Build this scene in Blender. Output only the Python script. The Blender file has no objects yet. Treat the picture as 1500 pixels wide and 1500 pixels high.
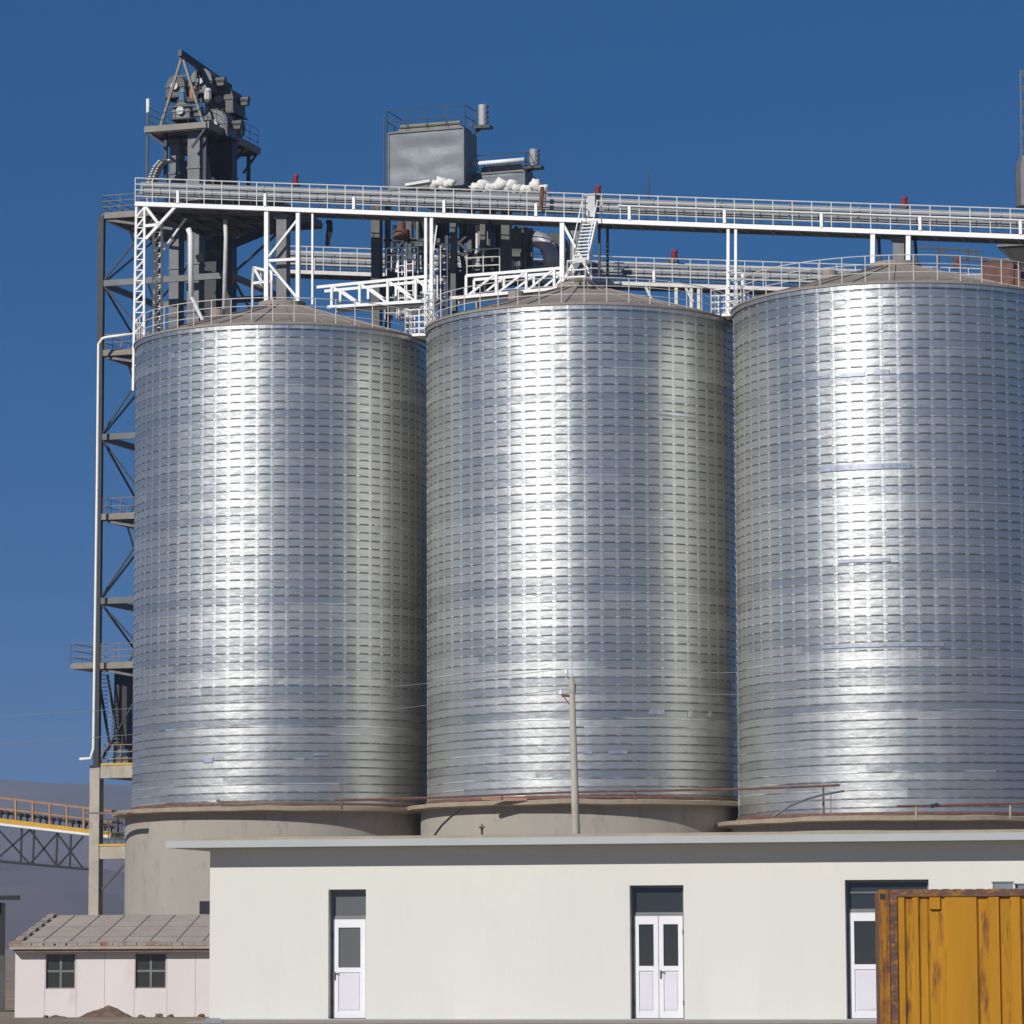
import bpy, math, random
from mathutils import Vector, Matrix, noise
random.seed(7)
R = math.radians
S = bpy.context.scene
C = S.collection
F = 5400.0
EYE = Vector((0, 0, 1.6))
PITCH = math.atan(630 / F); ROLL = 0.004
CM = Matrix.Rotation(math.pi/2 + PITCH, 3, 'X') @ Matrix.Rotation(-ROLL, 3, 'Z')
# ---------------------------------------------------------------- survey helpers (photo measurement -> metres)
def ray(px, py): return CM @ Vector(((px-750)/F, -(py-750)/F, -1.0))
def P(px, py, Y):
    d = ray(px, py); return EYE + d * (Y / d.y)
def PL(px, py, o, n):
    d = ray(px, py); return EYE + d * ((o-EYE).dot(n) / d.dot(n))
S1 = P(411, 1200, 168.3); S1.z = 0
S2 = P(856, 1200, 163.8); S2.z = 0
S3 = P(1325, 1200, 159.0); S3.z = 0
U = (S3 - S1).normalized(); V = Vector((-U.y, U.x, 0)); Z = Vector((0, 0, 1))
def Q(px, py, v=0.0): return PL(px, py, S1 + V*v, V)
# ---------------------------------------------------------------- mesh builder
class MB:
    def __init__(s): s.v = []; s.f = []; s.m = []
    def add(s, vs, fs, m=0):
        b = len(s.v); s.v += [Vector(x) for x in vs]
        for f in fs: s.f.append([b+i for i in f]); s.m.append(m)
        return s
    def obox(s, c, ax, ay, az, m=0):        # centre and three half-axis vectors
        c = Vector(c)
        vs = [c + ax*i + ay*j + az*k for k in (-1, 1) for j in (-1, 1) for i in (-1, 1)]
        return s.add(vs, [(0,2,3,1),(4,5,7,6),(0,1,5,4),(2,6,7,3),(0,4,6,2),(1,3,7,5)], m)
    def box(s, a, b, m=0):
        a = Vector(a); b = Vector(b); h = (b-a)/2
        return s.obox((a+b)/2, Vector((h.x,0,0)), Vector((0,h.y,0)), Vector((0,0,h.z)), m)
    def uvbox(s, o, u0, u1, v0, v1, z0, z1, m=0):   # box aligned with the silo row
        c = o + U*((u0+u1)/2) + V*((v0+v1)/2) + Z*((z0+z1)/2)
        return s.obox(c, U*((u1-u0)/2), V*((v1-v0)/2), Z*((z1-z0)/2), m)
    def bar(s, p, q, w, h=None, m=0, up=None):
        p = Vector(p); q = Vector(q); h = h or w; d = (q-p)
        if d.length < 1e-6: return s
        dn = d.normalized(); up = up or (Z if abs(dn.z) < .95 else V)
        a = dn.cross(up).normalized(); b = a.cross(dn).normalized()
        return s.obox((p+q)/2, d/2, a*(w/2), b*(h/2), m)
    def tube(s, pts, r, n=8, m=0, r2=None, cap=True):
        pts = [Vector(p) for p in pts]; k = len(pts); base = len(s.v); prev = None
        for i, p in enumerate(pts):
            d = (pts[min(i+1, k-1)] - pts[max(i-1, 0)]).normalized()
            if prev is None:
                a = d.cross(Z if abs(d.z) < .95 else V).normalized()
            else:
                a = (prev - d*prev.dot(d)).normalized()
            prev = a; b = d.cross(a)
            rr = r if r2 is None else r + (r2-r)*i/(k-1)
            for j in range(n):
                t = 2*math.pi*j/n; s.v.append(p + a*rr*math.cos(t) + b*rr*math.sin(t))
        for i in range(k-1):
            for j in range(n):
                j2 = (j+1) % n
                s.f.append([base+i*n+j, base+i*n+j2, base+(i+1)*n+j2, base+(i+1)*n+j]); s.m.append(m)
        if cap:
            s.f.append([base+j for j in range(n)][::-1]); s.m.append(m)
            s.f.append([base+(k-1)*n+j for j in range(n)]); s.m.append(m)
        return s
    def lathe(s, c, prof, n=64, m=0, a0=0, closed=False):
        c = Vector(c); base = len(s.v); k = len(prof)
        for i in range(n):
            t = a0 + 2*math.pi*i/n
            for r, z in prof: s.v.append(c + Vector((r*math.cos(t), r*math.sin(t), z)))
        for i in range(n):
            i2 = (i+1) % n
            for j in range(k if closed else k-1):
                j2 = (j+1) % k
                s.f.append([base+i*k+j, base+i2*k+j, base+i2*k+j2, base+i*k+j2]); s.m.append(m)
        return s
    def blob(s, c, rx, ry, rz, seed=0, amp=.25, n=10, k=7, flat=None, m=0):
        c = Vector(c); base = len(s.v)
        for i in range(1, k):
            ph = math.pi*i/k
            for j in range(n):
                t = 2*math.pi*j/n
                d = Vector((math.sin(ph)*math.cos(t), math.sin(ph)*math.sin(t), math.cos(ph)))
                e = 1 + amp*noise.noise(d*1.9 + Vector((seed*7.3, seed, 0)))*2
                p = Vector((d.x*rx*e, d.y*ry*e, d.z*rz*e))
                if flat is not None: p.z = max(p.z, flat)
                s.v.append(c + p)
        s.v.append(c + Z*rz); s.v.append(c - Z*(rz if flat is None else -flat))
        T = base+(k-1)*n
        for i in range(k-2):
            for j in range(n):
                j2 = (j+1) % n
                s.f.append([base+i*n+j, base+(i+1)*n+j, base+(i+1)*n+j2, base+i*n+j2]); s.m.append(m)
        for j in range(n):
            j2 = (j+1) % n
            s.f.append([T, base+j, base+j2]); s.m.append(m)
            s.f.append([T+1, base+(k-2)*n+j2, base+(k-2)*n+j]); s.m.append(m)
        return s
LOC = {}
def empty(name, label, cat, loc=(0,0,0), group=None, kind=None):
    o = bpy.data.objects.new(name, None); C.objects.link(o); o.location = loc; o.empty_display_size = .3
    LOC[o.name] = Vector(loc); tag(o, label, cat, group, kind); return o
def tag(o, label=None, cat=None, group=None, kind=None):
    if label: o['label'] = label
    if cat: o['category'] = cat
    if group: o['group'] = group
    if kind: o['kind'] = kind
    return o
def part(name, mb, mats, parent=None, loc=None, smooth=False):
    L = LOC[parent.name] if parent else (Vector(loc) if loc is not None else Vector((0,0,0)))
    me = bpy.data.meshes.new(name); me.from_pydata([tuple(p-L) for p in mb.v], [], mb.f)
    if not isinstance(mats, (list, tuple)): mats = [mats]
    for m_ in mats: me.materials.append(m_)
    me.polygons.foreach_set('material_index', mb.m)
    if smooth: me.polygons.foreach_set('use_smooth', [True]*len(mb.f))
    me.update()
    o = bpy.data.objects.new(name, me); C.objects.link(o)
    if parent: o.parent = parent
    else: o.location = L
    LOC[o.name] = L; return o
def repeat(name, me_obj_builder, places, mats, parent):   # many equal sub-parts sharing one mesh
    first = None
    for p in places:
        if first is None:
            mb = me_obj_builder(); me = bpy.data.meshes.new(name)
            me.from_pydata([tuple(q) for q in mb.v], [], mb.f); me.materials.append(mats)
            first = me
        o = bpy.data.objects.new(name, first); C.objects.link(o); o.parent = parent
        o.location = Vector(p) - LOC[parent.name]
        LOC[o.name] = LOC[parent.name]
def solo(name, mb, mats, label, cat, loc=None, group=None, smooth=False):
    if loc is None:
        loc = sum(mb.v, Vector()) / len(mb.v); loc.z = min(p.z for p in mb.v)
    o = part(name, mb, mats, None, loc, smooth); tag(o, label, cat, group); return o
# ---------------------------------------------------------------- materials
def nodes(name):
    m = bpy.data.materials.new(name); m.use_nodes = True; t = m.node_tree
    return m, t, t.nodes['Principled BSDF']
def N(t, typ, **k):
    n = t.nodes.new(typ)
    for a, b in k.items(): setattr(n, a, b)
    return n
def mat(name, col, rough=.6, metal=0, var=.15, scale=1.5, bump=0, bscale=20, stain=None, stain_amt=.5, stretch=1, spec=None, stain_scale=None, stain_lo=.52):
    m, t, b = nodes(name); L = t.links.new
    tc = N(t, 'ShaderNodeTexCoord'); mp = N(t, 'ShaderNodeMapping'); L(tc.outputs['Object'], mp.inputs[0])
    mp.inputs['Scale'].default_value = (1, 1, 1/stretch)
    nz = N(t, 'ShaderNodeTexNoise'); nz.inputs['Scale'].default_value = scale; nz.inputs['Detail'].default_value = 6
    nz.inputs['Roughness'].default_value = .65; L(mp.outputs[0], nz.inputs['Vector'])
    r = N(t, 'ShaderNodeMapRange'); r.inputs[1].default_value = .3; r.inputs[2].default_value = .7
    r.inputs[3].default_value = 1-var; r.inputs[4].default_value = 1+var; L(nz.outputs[0], r.inputs[0])
    mx = N(t, 'ShaderNodeMix', data_type='RGBA', blend_type='MULTIPLY'); mx.inputs[0].default_value = 1
    mx.inputs[6].default_value = (*col, 1); L(r.outputs[0], mx.inputs[7]); out = mx.outputs[2]
    if stain:
        n2 = N(t, 'ShaderNodeTexNoise'); n2.inputs['Scale'].default_value = stain_scale or scale*2.3; n2.inputs['Detail'].default_value = 8
        n2.inputs['Roughness'].default_value = .7; L(mp.outputs[0], n2.inputs['Vector'])
        r2 = N(t, 'ShaderNodeMapRange'); r2.inputs[1].default_value = stain_lo; r2.inputs[2].default_value = stain_lo+.14
        r2.inputs[3].default_value = 0; r2.inputs[4].default_value = stain_amt; L(n2.outputs[0], r2.inputs[0])
        m2 = N(t, 'ShaderNodeMix', data_type='RGBA'); L(r2.outputs[0], m2.inputs[0]); L(out, m2.inputs[6]); m2.inputs[7].default_value = (*stain, 1)
        out = m2.outputs[2]
    L(out, b.inputs['Base Color']); b.inputs['Roughness'].default_value = rough; b.inputs['Metallic'].default_value = metal
    if spec is not None: b.inputs['Specular IOR Level'].default_value = spec
    if bump:
        n3 = N(t, 'ShaderNodeTexNoise'); n3.inputs['Scale'].default_value = bscale; n3.inputs['Detail'].default_value = 5
        L(mp.outputs[0], n3.inputs['Vector']); bp = N(t, 'ShaderNodeBump'); bp.inputs['Strength'].default_value = 1
        bp.inputs['Distance'].default_value = bump; L(n3.outputs[0], bp.inputs['Height']); L(bp.outputs[0], b.inputs['Normal'])
    return m
M = {}
M['white'] = mat('white_painted_steel', (.88,.87,.84), .45, 0, .06, 1.2, stain=(.45,.36,.27), stain_amt=.35, stain_lo=.6)
M['rail'] = mat('cream_painted_rail', (.66,.64,.59), .5, 0, .12, 2, stain=(.35,.27,.2), stain_amt=.5, stain_lo=.56)
M['galv'] = mat('galvanised_casing', (.20,.215,.23), .55, .1, .18, .9, stain=(.3,.29,.27), stain_amt=.4)
M['galvlight'] = mat('pale_casing', (.42,.42,.42), .5, .3, .18, .9)
M['steel'] = mat('grey_painted_steel', (.085,.085,.075), .55, .1, .25, 1.5, stain=(.2,.12,.07), stain_amt=.35, stain_lo=.58)
M['dark'] = mat('dark_painted_steel', (.022,.023,.025), .5, .05, .25, 1.5)
M['mid'] = mat('mid_grey_steel', (.13,.135,.135), .5, .2, .2, 1.5, stain=(.22,.15,.1), stain_amt=.3, stain_lo=.6)
M['platform'] = mat('drab_platform_steel', (.22,.2,.165), .6, .1, .15, 1.5)
M['roof'] = mat('dull_brown_roof_sheet', (.29,.245,.20), .75, 0, .1, .5, stain=(.21,.17,.135), stain_amt=.4)
M['rust'] = mat('rusty_iron', (.16,.075,.05), .8, 0, .35, 4, stain=(.1,.05,.04), stain_amt=.6)
M['red'] = mat('red_motor_paint', (.26,.02,.03), .4, 0, .1)
M['blue'] = mat('blue_motor_paint', (.1,.26,.42), .4, 0, .1)
M['orange'] = mat('orange_primer', (.42,.19,.11), .5, 0, .15)
M['yellow'] = mat('yellow_paint', (.62,.36,.03), .5, 0, .15, 2)
M['orail'] = mat('orange_rail_paint', (.38,.21,.10), .55, 0, .2, 2)
M['cable'] = mat('cable', (.25,.25,.25), .6, 0, .05)
M['blackcloth'] = mat('black_tarp', (.012,.012,.014), .8, 0, .2)
M['foam'] = mat('white_sack', (.78,.76,.70), .9, 0, .08, 6, bump=.02, bscale=9)
M['sheet'] = mat('dented_grey_sheet', (.15,.165,.18), .42, .1, .15, .5, bump=.03, bscale=.8, stain=(.11,.12,.12), stain_amt=.4)
M['concrete'] = mat('weathered_concrete', (.36,.325,.27), .9, 0, .1, .35, bump=.01, bscale=6, stretch=3, stain=(.2,.175,.15), stain_amt=.55, stain_scale=1.6, stain_lo=.55)
M['concleg'] = mat('concrete_frame', (.42,.37,.3), .9, 0, .14, 1.2, bump=.01, bscale=6, stretch=2, stain=(.25,.21,.17), stain_amt=.5)
M['plaster'] = mat('cream_plaster', (.70,.685,.615), .9, 0, .035, .25, bump=.003, bscale=15, stain=(.62,.605,.55), stain_amt=.3, stretch=3.5, stain_scale=1.1)
M['fascia'] = mat('pale_blue_grey_fascia', (.43,.445,.44), .7, 0, .06, .5)
M['coping'] = mat('sandy_coping', (.36,.3,.22), .9, 0, .15, 2)
M['reveal'] = mat('grey_door_reveal', (.2,.21,.2), .8, 0, .05)
M['pvc'] = mat('white_door_frame', (.82,.81,.82), .35, 0, .03)
M['pvcpanel'] = mat('white_door_panel', (.70,.68,.72), .4, 0, .04)
M['slate'] = mat('cement_roof_sheet', (.42,.35,.275), .85, 0, .1, 1.2, bump=.01, bscale=8, stain=(.24,.2,.17), stain_amt=.4)
M['slatejoint'] = mat('roof_joint', (.315,.29,.265), .9, 0, .1)
M['tile'] = mat('orange_ridge_tile', (.36,.30,.25), .85, 0, .25, 5, stain=(.30,.12,.07), stain_amt=.9, stain_scale=2.2, stain_lo=.5)
M['winframe'] = mat('old_window_frame', (.2,.2,.17), .8, 0, .2)
M['board'] = mat('weathered_board', (.2,.15,.12), .9, 0, .3, 3)
M['dirt'] = mat('brown_soil', (.17,.11,.075), .95, 0, .35, 3, bump=.08, bscale=5)
M['grey'] = mat('grey_plastic', (.22,.25,.27), .6, 0, .1)

def glass_mat(name, col, rough=.05):
    m, t, b = nodes(name)
    b.inputs['Base Color'].default_value = (*col, 1); b.inputs['Roughness'].default_value = rough
    b.inputs['Specular IOR Level'].default_value = .8; return m
M['glass'] = glass_mat('door_glass', (.035,.04,.038)); M['glassrefl'] = glass_mat('reflection_toned_glass', (.12,.128,.122), .12)  # single-door panes: paler base colour stands in for reflections

# silo shell: spiral strips of galvanised steel
PITCHZ = .36; NR = 64
def silo_mats():
    res = []
    for seam in (0, 1):
        m, t, b = nodes('silo_seam' if seam else 'silo_sheet'); L = t.links.new
        def mth(op, a, bb=None, c=None):
            n = N(t, 'ShaderNodeMath', operation=op)
            for i, x in enumerate((a, bb, c)):
                if x is None: continue
                if isinstance(x, (int, float)): n.inputs[i].default_value = x
                else: L(x, n.inputs[i])
            return n.outputs[0]
        def noi(scl, mscale, det=4, seed=None):
            n = N(t, 'ShaderNodeTexNoise', noise_dimensions='4D'); n.inputs['Scale'].default_value = scl; n.inputs['Detail'].default_value = det
            mp = N(t, 'ShaderNodeMapping'); mp.inputs['Scale'].default_value = mscale; L(tc.outputs['Object'], mp.inputs[0]); L(mp.outputs[0], n.inputs['Vector'])
            L(mth('MULTIPLY', oi.outputs['Random'], 40), n.inputs['W']); return n.outputs[0]
        def ramp(x, a, b_, c, d):
            n = N(t, 'ShaderNodeMapRange', interpolation_type='SMOOTHSTEP'); L(x, n.inputs[0])
            for i, v in enumerate((a, b_, c, d)): n.inputs[i+1].default_value = v
            return n.outputs[0]
        tc = N(t, 'ShaderNodeTexCoord'); sx = N(t, 'ShaderNodeSeparateXYZ'); L(tc.outputs['Object'], sx.inputs[0])
        oi = N(t, 'ShaderNodeObjectInfo')
        ang = mth('DIVIDE', mth('ARCTAN2', sx.outputs[1], sx.outputs[0]), 2*math.pi)
        turn = mth('ADD', mth('DIVIDE', sx.outputs[2], PITCHZ), mth('MULTIPLY', ang, -1))
        strip = mth('FLOOR', turn)
        rib = mth('PINGPONG', mth('MULTIPLY', ang, NR), .5)      # 0 on a stiffener line, .5 between two
        wn = N(t, 'ShaderNodeTexWhiteNoise', noise_dimensions='2D'); cv = N(t, 'ShaderNodeCombineXYZ')
        L(strip, cv.inputs[0]); L(mth('FLOOR', mth('ADD', mth('MULTIPLY', ang, 3), mth('MULTIPLY', strip, 2.371))), cv.inputs[1]); L(cv.outputs[0], wn.inputs['Vector'])
        big = noi(.32, (1.6, 1.6, .35), 5); fine = noi(5, (.6, .6, 2.2)); band = noi(1.0, (.42, .42, .02), 2)
        wob = noi(1.0, (.5, .5, 2.4), 3)
        val = mth('ADD', mth('MULTIPLY', wn.outputs['Value'], .09), mth('MULTIPLY', big, .22))
        val = mth('ADD', mth('ADD', val, mth('MULTIPLY', fine, .12)), .43)
        hue = N(t, 'ShaderNodeMix', data_type='RGBA'); L(big, hue.inputs[0]); hue.inputs[6].default_value = (.975,.99,.935,1); hue.inputs[7].default_value = (.99,.985,.915,1)
        mul = N(t, 'ShaderNodeVectorMath', operation='SCALE'); L(hue.outputs[2], mul.inputs[0])
        low = mth('ADD', ramp(sx.outputs[2], 10.5, 15.5, 0, 1), mth('MULTIPLY', mth('SUBTRACT', wob, .5), 1.4))   # painted rib highlights fade low down
        low = mth('MINIMUM', mth('MAXIMUM', low, .0), 1.0)
        if seam:
            near = mth('MULTIPLY', ramp(rib, .08, .18, 1, 0), mth('ADD', mth('MULTIPLY', low, .75), .12))  # glints where seams cross ribs, put into the base colour
            L(mth('MULTIPLY', val, 1.5), mul.inputs[3])
            odd = ramp(wn.outputs['Value'], .86, .9, 0, .7)       # a few seams polished bright
            near = mth('MAXIMUM', near, mth('MULTIPLY', odd, ramp(wob, .45, .6, 0, 1)))
            ink = N(t, 'ShaderNodeMix', data_type='RGBA'); L(ramp(noi(.8,(1,1,3.2)), .38, .66, 0, 1), ink.inputs[0]); ink.inputs[6].default_value = (.17,.157,.143,1); ink.inputs[7].default_value = (.34,.325,.31,1)
            mx = N(t, 'ShaderNodeMix', data_type='RGBA'); L(near, mx.inputs[0]); L(ink.outputs[2], mx.inputs[6]); L(mul.outputs[0], mx.inputs[7])
            L(mx.outputs[2], b.inputs['Base Color']); L(mth('ADD', mth('MULTIPLY', near, .45), .5), b.inputs['Metallic'])
            b.inputs['Roughness'].default_value = .42
        else:
            near = mth('MULTIPLY', ramp(rib, .0, .11, 1, 0), low)
            L(mth('MULTIPLY', val, mth('ADD', mth('MULTIPLY', near, .24), 1)), mul.inputs[3])  # rib highlight painted into the sheet colour
            L(mul.outputs[0], b.inputs['Base Color']); b.inputs['Metallic'].default_value = .9
            rg = mth('ADD', mth('MULTIPLY', wn.outputs['Value'], .10), mth('MULTIPLY', fine, .16))
            L(mth('ADD', rg, .26), b.inputs['Roughness'])
        dent = noi(1.3, (1, 1, 1.4), 3)
        b1 = N(t, 'ShaderNodeBump'); b1.inputs['Distance'].default_value = .16; L(band, b1.inputs['Height'])
        b2 = N(t, 'ShaderNodeBump'); b2.inputs['Distance'].default_value = .022; L(mth('ADD', dent, mth('MULTIPLY', near, .12)), b2.inputs['Height']); L(b1.outputs[0], b2.inputs['Normal'])
        L(b2.outputs[0], b.inputs['Normal'])
        res.append(m)
    return res
SM, SEAM = silo_mats()

# ---------------------------------------------------------------- silos
ZT = 28.85
def make_silo(c, rad, zb, label, apex_dz=2.15):
    t = empty('grain_silo', label, 'silo', (c.x, c.y, 0), 'row of ribbed steel grain silos')
    mb = MB(); sub = 2; n = NR*sub
    turns = int((ZT-zb)/PITCHZ)+2
    prof = [(0, 0), (0, PITCHZ-.07), (.03, PITCHZ-.06), (.03, PITCHZ-.015), (0, PITCHZ)]
    k0 = math.floor(zb/PITCHZ)-1
    # grid of rings, each ring following the helix; rows clipped to the shell's top and bottom
    rows = []
    for k in range(k0, k0+turns+2):
        for j, (dr, dz) in enumerate(prof[:-1]): rows.append((dr, k*PITCHZ+dz, j))
    idx = []
    for (dr, z, j) in rows:
        base = len(mb.v)
        for i in range(n+1):
            th = -math.pi/2 + math.pi + 2*math.pi*i/n   # seam of the helix at the far side
            a = math.atan2(math.sin(th), math.cos(th))
            # rib verts slightly proud, strips between them nearly flat
            f = (i % sub)
            rr = rad
            zz = z + PITCHZ*(a/(2*math.pi))
            if i == 0: zz = z + PITCHZ*.25
            if i == n: zz = z + PITCHZ*.25
            zz = min(max(zz, zb), ZT)
            mb.v.append(Vector((c.x+(rr+dr)*math.cos(th), c.y+(rr+dr)*math.sin(th), zz)))
        idx.append(base)
    for r in range(len(rows)-1):
        for i in range(n):
            a, b = idx[r], idx[r+1]
            vs = [a+i, a+i+1, b+i+1, b+i]
            if max(mb.v[q].z for q in vs) - min(mb.v[q].z for q in vs) < 1e-5 and abs(mb.v[vs[0]].z-ZT) < 1e-5: continue
            if abs(mb.v[vs[0]].z-ZT) < 1e-5 and abs(mb.v[vs[2]].z-ZT) < 1e-5: continue
            if abs(mb.v[vs[0]].z-zb) < 1e-5 and abs(mb.v[vs[2]].z-zb) < 1e-5: continue
            mb.f.append(vs); mb.m.append(0 if rows[r][2] == 0 else 1)
    wl = part('wall', mb, [SM, SEAM], t, smooth=True)
    wl.data.set_sharp_from_angle(angle=R(28))
    mb = MB().lathe((c.x, c.y, 0), [(rad+.06, ZT-.16), (rad+.08, ZT-.16), (rad+.08, ZT+.02), (rad+.0, ZT+.05), (rad+.0, ZT-.1)], 128)
    part('top_ring', mb, SM, t)
    # roof: shallow cone with a flat cap and raised radial seams
    mb = MB(); pr = [(rad+.12, ZT+.03), (rad+.12, ZT+.12), (1.1, ZT+apex_dz-.25), (1.1, ZT+apex_dz), (.02, ZT+apex_dz+.12)]
    mb.lathe((c.x, c.y, 0), pr, 96)
    for i in range(26):
        th = 2*math.pi*i/26; d = Vector((math.cos(th), math.sin(th), 0))
        mb.bar(c + d*(rad+.1) + Z*(ZT+.14), c + d*1.15 + Z*(ZT+apex_dz-.23), .05, .05)
    roof = part('roof', mb, M['roof'], t)
    part('roof_hatch', MB().tube([c - U*2.6 - V*1.5 + Z*(ZT+1.1), c - U*2.6 - V*1.5 + Z*(ZT+1.75)], .35, 14), M['roof'], roof)
    # guard rail on the rim
    mb = MB()
    for h, r_ in ((.42, .017), (.78, .017), (1.14, .021)):
        pts = [Vector((c.x+(rad-.05)*math.cos(2*math.pi*i/96), c.y+(rad-.05)*math.sin(2*math.pi*i/96), ZT+.1+h)) for i in range(97)]
        mb.tube(pts, r_, 5, cap=False)
    gr = part('guard_rail', mb, M['rail'], t)
    repeat('rail_post', lambda: MB().tube([Vector((0,0,0)), Vector((0,0,1.16))], .022, 5),
           [Vector((c.x+(rad-.05)*math.cos(2*math.pi*i/44), c.y+(rad-.05)*math.sin(2*math.pi*i/44), ZT+.1)) for i in range(44)], M['rail'], gr)
    # concrete drum and projecting slab
    mb = MB().lathe((c.x, c.y, 0), [(rad+.32, -1.2), (rad+.32, zb-.26)], 128)
    part('concrete_base', mb, M['concrete'], t, smooth=True)
    mb = MB(); nn = 128
    for i in range(nn):   # slab edge a little uneven, as cast
        pass
    mb.lathe((c.x, c.y, 0), [(rad+.3, zb-.3), (rad+.92, zb-.24), (rad+.95, zb-.08), (rad+.02, zb+.0)], nn)
    for i, v in enumerate(mb.v):
        a = math.atan2(v.y-c.y, v.x-c.x); e = noise.noise(Vector((math.cos(a)*4, math.sin(a)*4, c.x)))
        v.z += .05*e
        if i % 4 in (1, 2): v.x += math.cos(a)*.06*e; v.y += math.sin(a)*.06*e
    part('base_slab', mb, M['coping'], t)
    mb = MB().lathe((c.x, c.y, 0), [(rad+.02, zb), (rad+.12, zb+.01), (rad+.1, zb+.12), (rad+.02, zb+.14)], 96)
    part('base_ring', mb, M['rust'], t)
    return t
R1, R2, R3 = 6.72, 7.10 * .99, 7.12
ZB1 = P(411, 1180, 161.6).z; ZB2 = P(856, 1170, 156.9).z; ZB3 = P(1325, 1194, 151.9).z
silo1 = make_silo(S1, R1, ZB1, 'ribbed steel grain silo beside the dark lattice tower, leftmost of the three silos')
silo2 = make_silo(S2, 6.93, ZB2, 'ribbed steel grain silo behind the concrete utility pole, between the other two silos')
silo3 = make_silo(S3, R3, ZB3, 'ribbed steel grain silo cut off by the right photo edge, with pale horizontal patches')
S4 = S1 + V*16.2; S5 = S2 + V*16.2  # hidden rear silos added to darken the edge reflections and gaps
make_silo(S4, R1, ZB1, 'hidden rear steel grain silo added to darken the gap between the left and middle silos')
make_silo(S5, R1, ZB1, 'hidden rear steel grain silo added to darken the gap between the middle and right silos')
# pale repair strips on the shells
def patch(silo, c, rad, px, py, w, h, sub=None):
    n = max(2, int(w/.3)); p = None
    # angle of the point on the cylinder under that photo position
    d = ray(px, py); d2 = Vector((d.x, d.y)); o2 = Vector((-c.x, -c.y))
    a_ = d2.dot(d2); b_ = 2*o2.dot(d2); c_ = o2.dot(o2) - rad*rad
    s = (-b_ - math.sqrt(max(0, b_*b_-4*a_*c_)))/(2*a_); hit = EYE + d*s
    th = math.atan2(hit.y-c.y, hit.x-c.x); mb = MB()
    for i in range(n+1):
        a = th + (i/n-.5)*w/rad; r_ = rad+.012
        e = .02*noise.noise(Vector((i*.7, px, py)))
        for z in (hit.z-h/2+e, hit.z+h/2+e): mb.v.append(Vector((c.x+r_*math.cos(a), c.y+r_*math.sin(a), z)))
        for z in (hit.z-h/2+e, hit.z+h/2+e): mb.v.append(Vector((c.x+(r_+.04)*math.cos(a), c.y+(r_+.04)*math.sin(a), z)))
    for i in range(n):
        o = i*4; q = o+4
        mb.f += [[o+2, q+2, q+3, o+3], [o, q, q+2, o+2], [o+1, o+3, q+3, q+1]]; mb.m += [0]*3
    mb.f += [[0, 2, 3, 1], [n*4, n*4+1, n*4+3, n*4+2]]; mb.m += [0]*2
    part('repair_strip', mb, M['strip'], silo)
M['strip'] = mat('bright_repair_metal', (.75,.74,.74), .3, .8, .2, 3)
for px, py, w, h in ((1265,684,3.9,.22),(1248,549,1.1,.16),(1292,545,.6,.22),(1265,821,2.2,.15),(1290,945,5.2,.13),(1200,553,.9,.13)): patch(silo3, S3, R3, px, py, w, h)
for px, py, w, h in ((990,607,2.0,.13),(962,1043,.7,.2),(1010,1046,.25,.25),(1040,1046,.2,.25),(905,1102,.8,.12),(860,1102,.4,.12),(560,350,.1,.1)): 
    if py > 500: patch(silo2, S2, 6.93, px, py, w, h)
for px, py, w, h in ((254,521,.25,.25),(305,1113,.5,.25),(470,1105,.6,.1)): patch(silo1, S1, R1, px, py, w, h)

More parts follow.
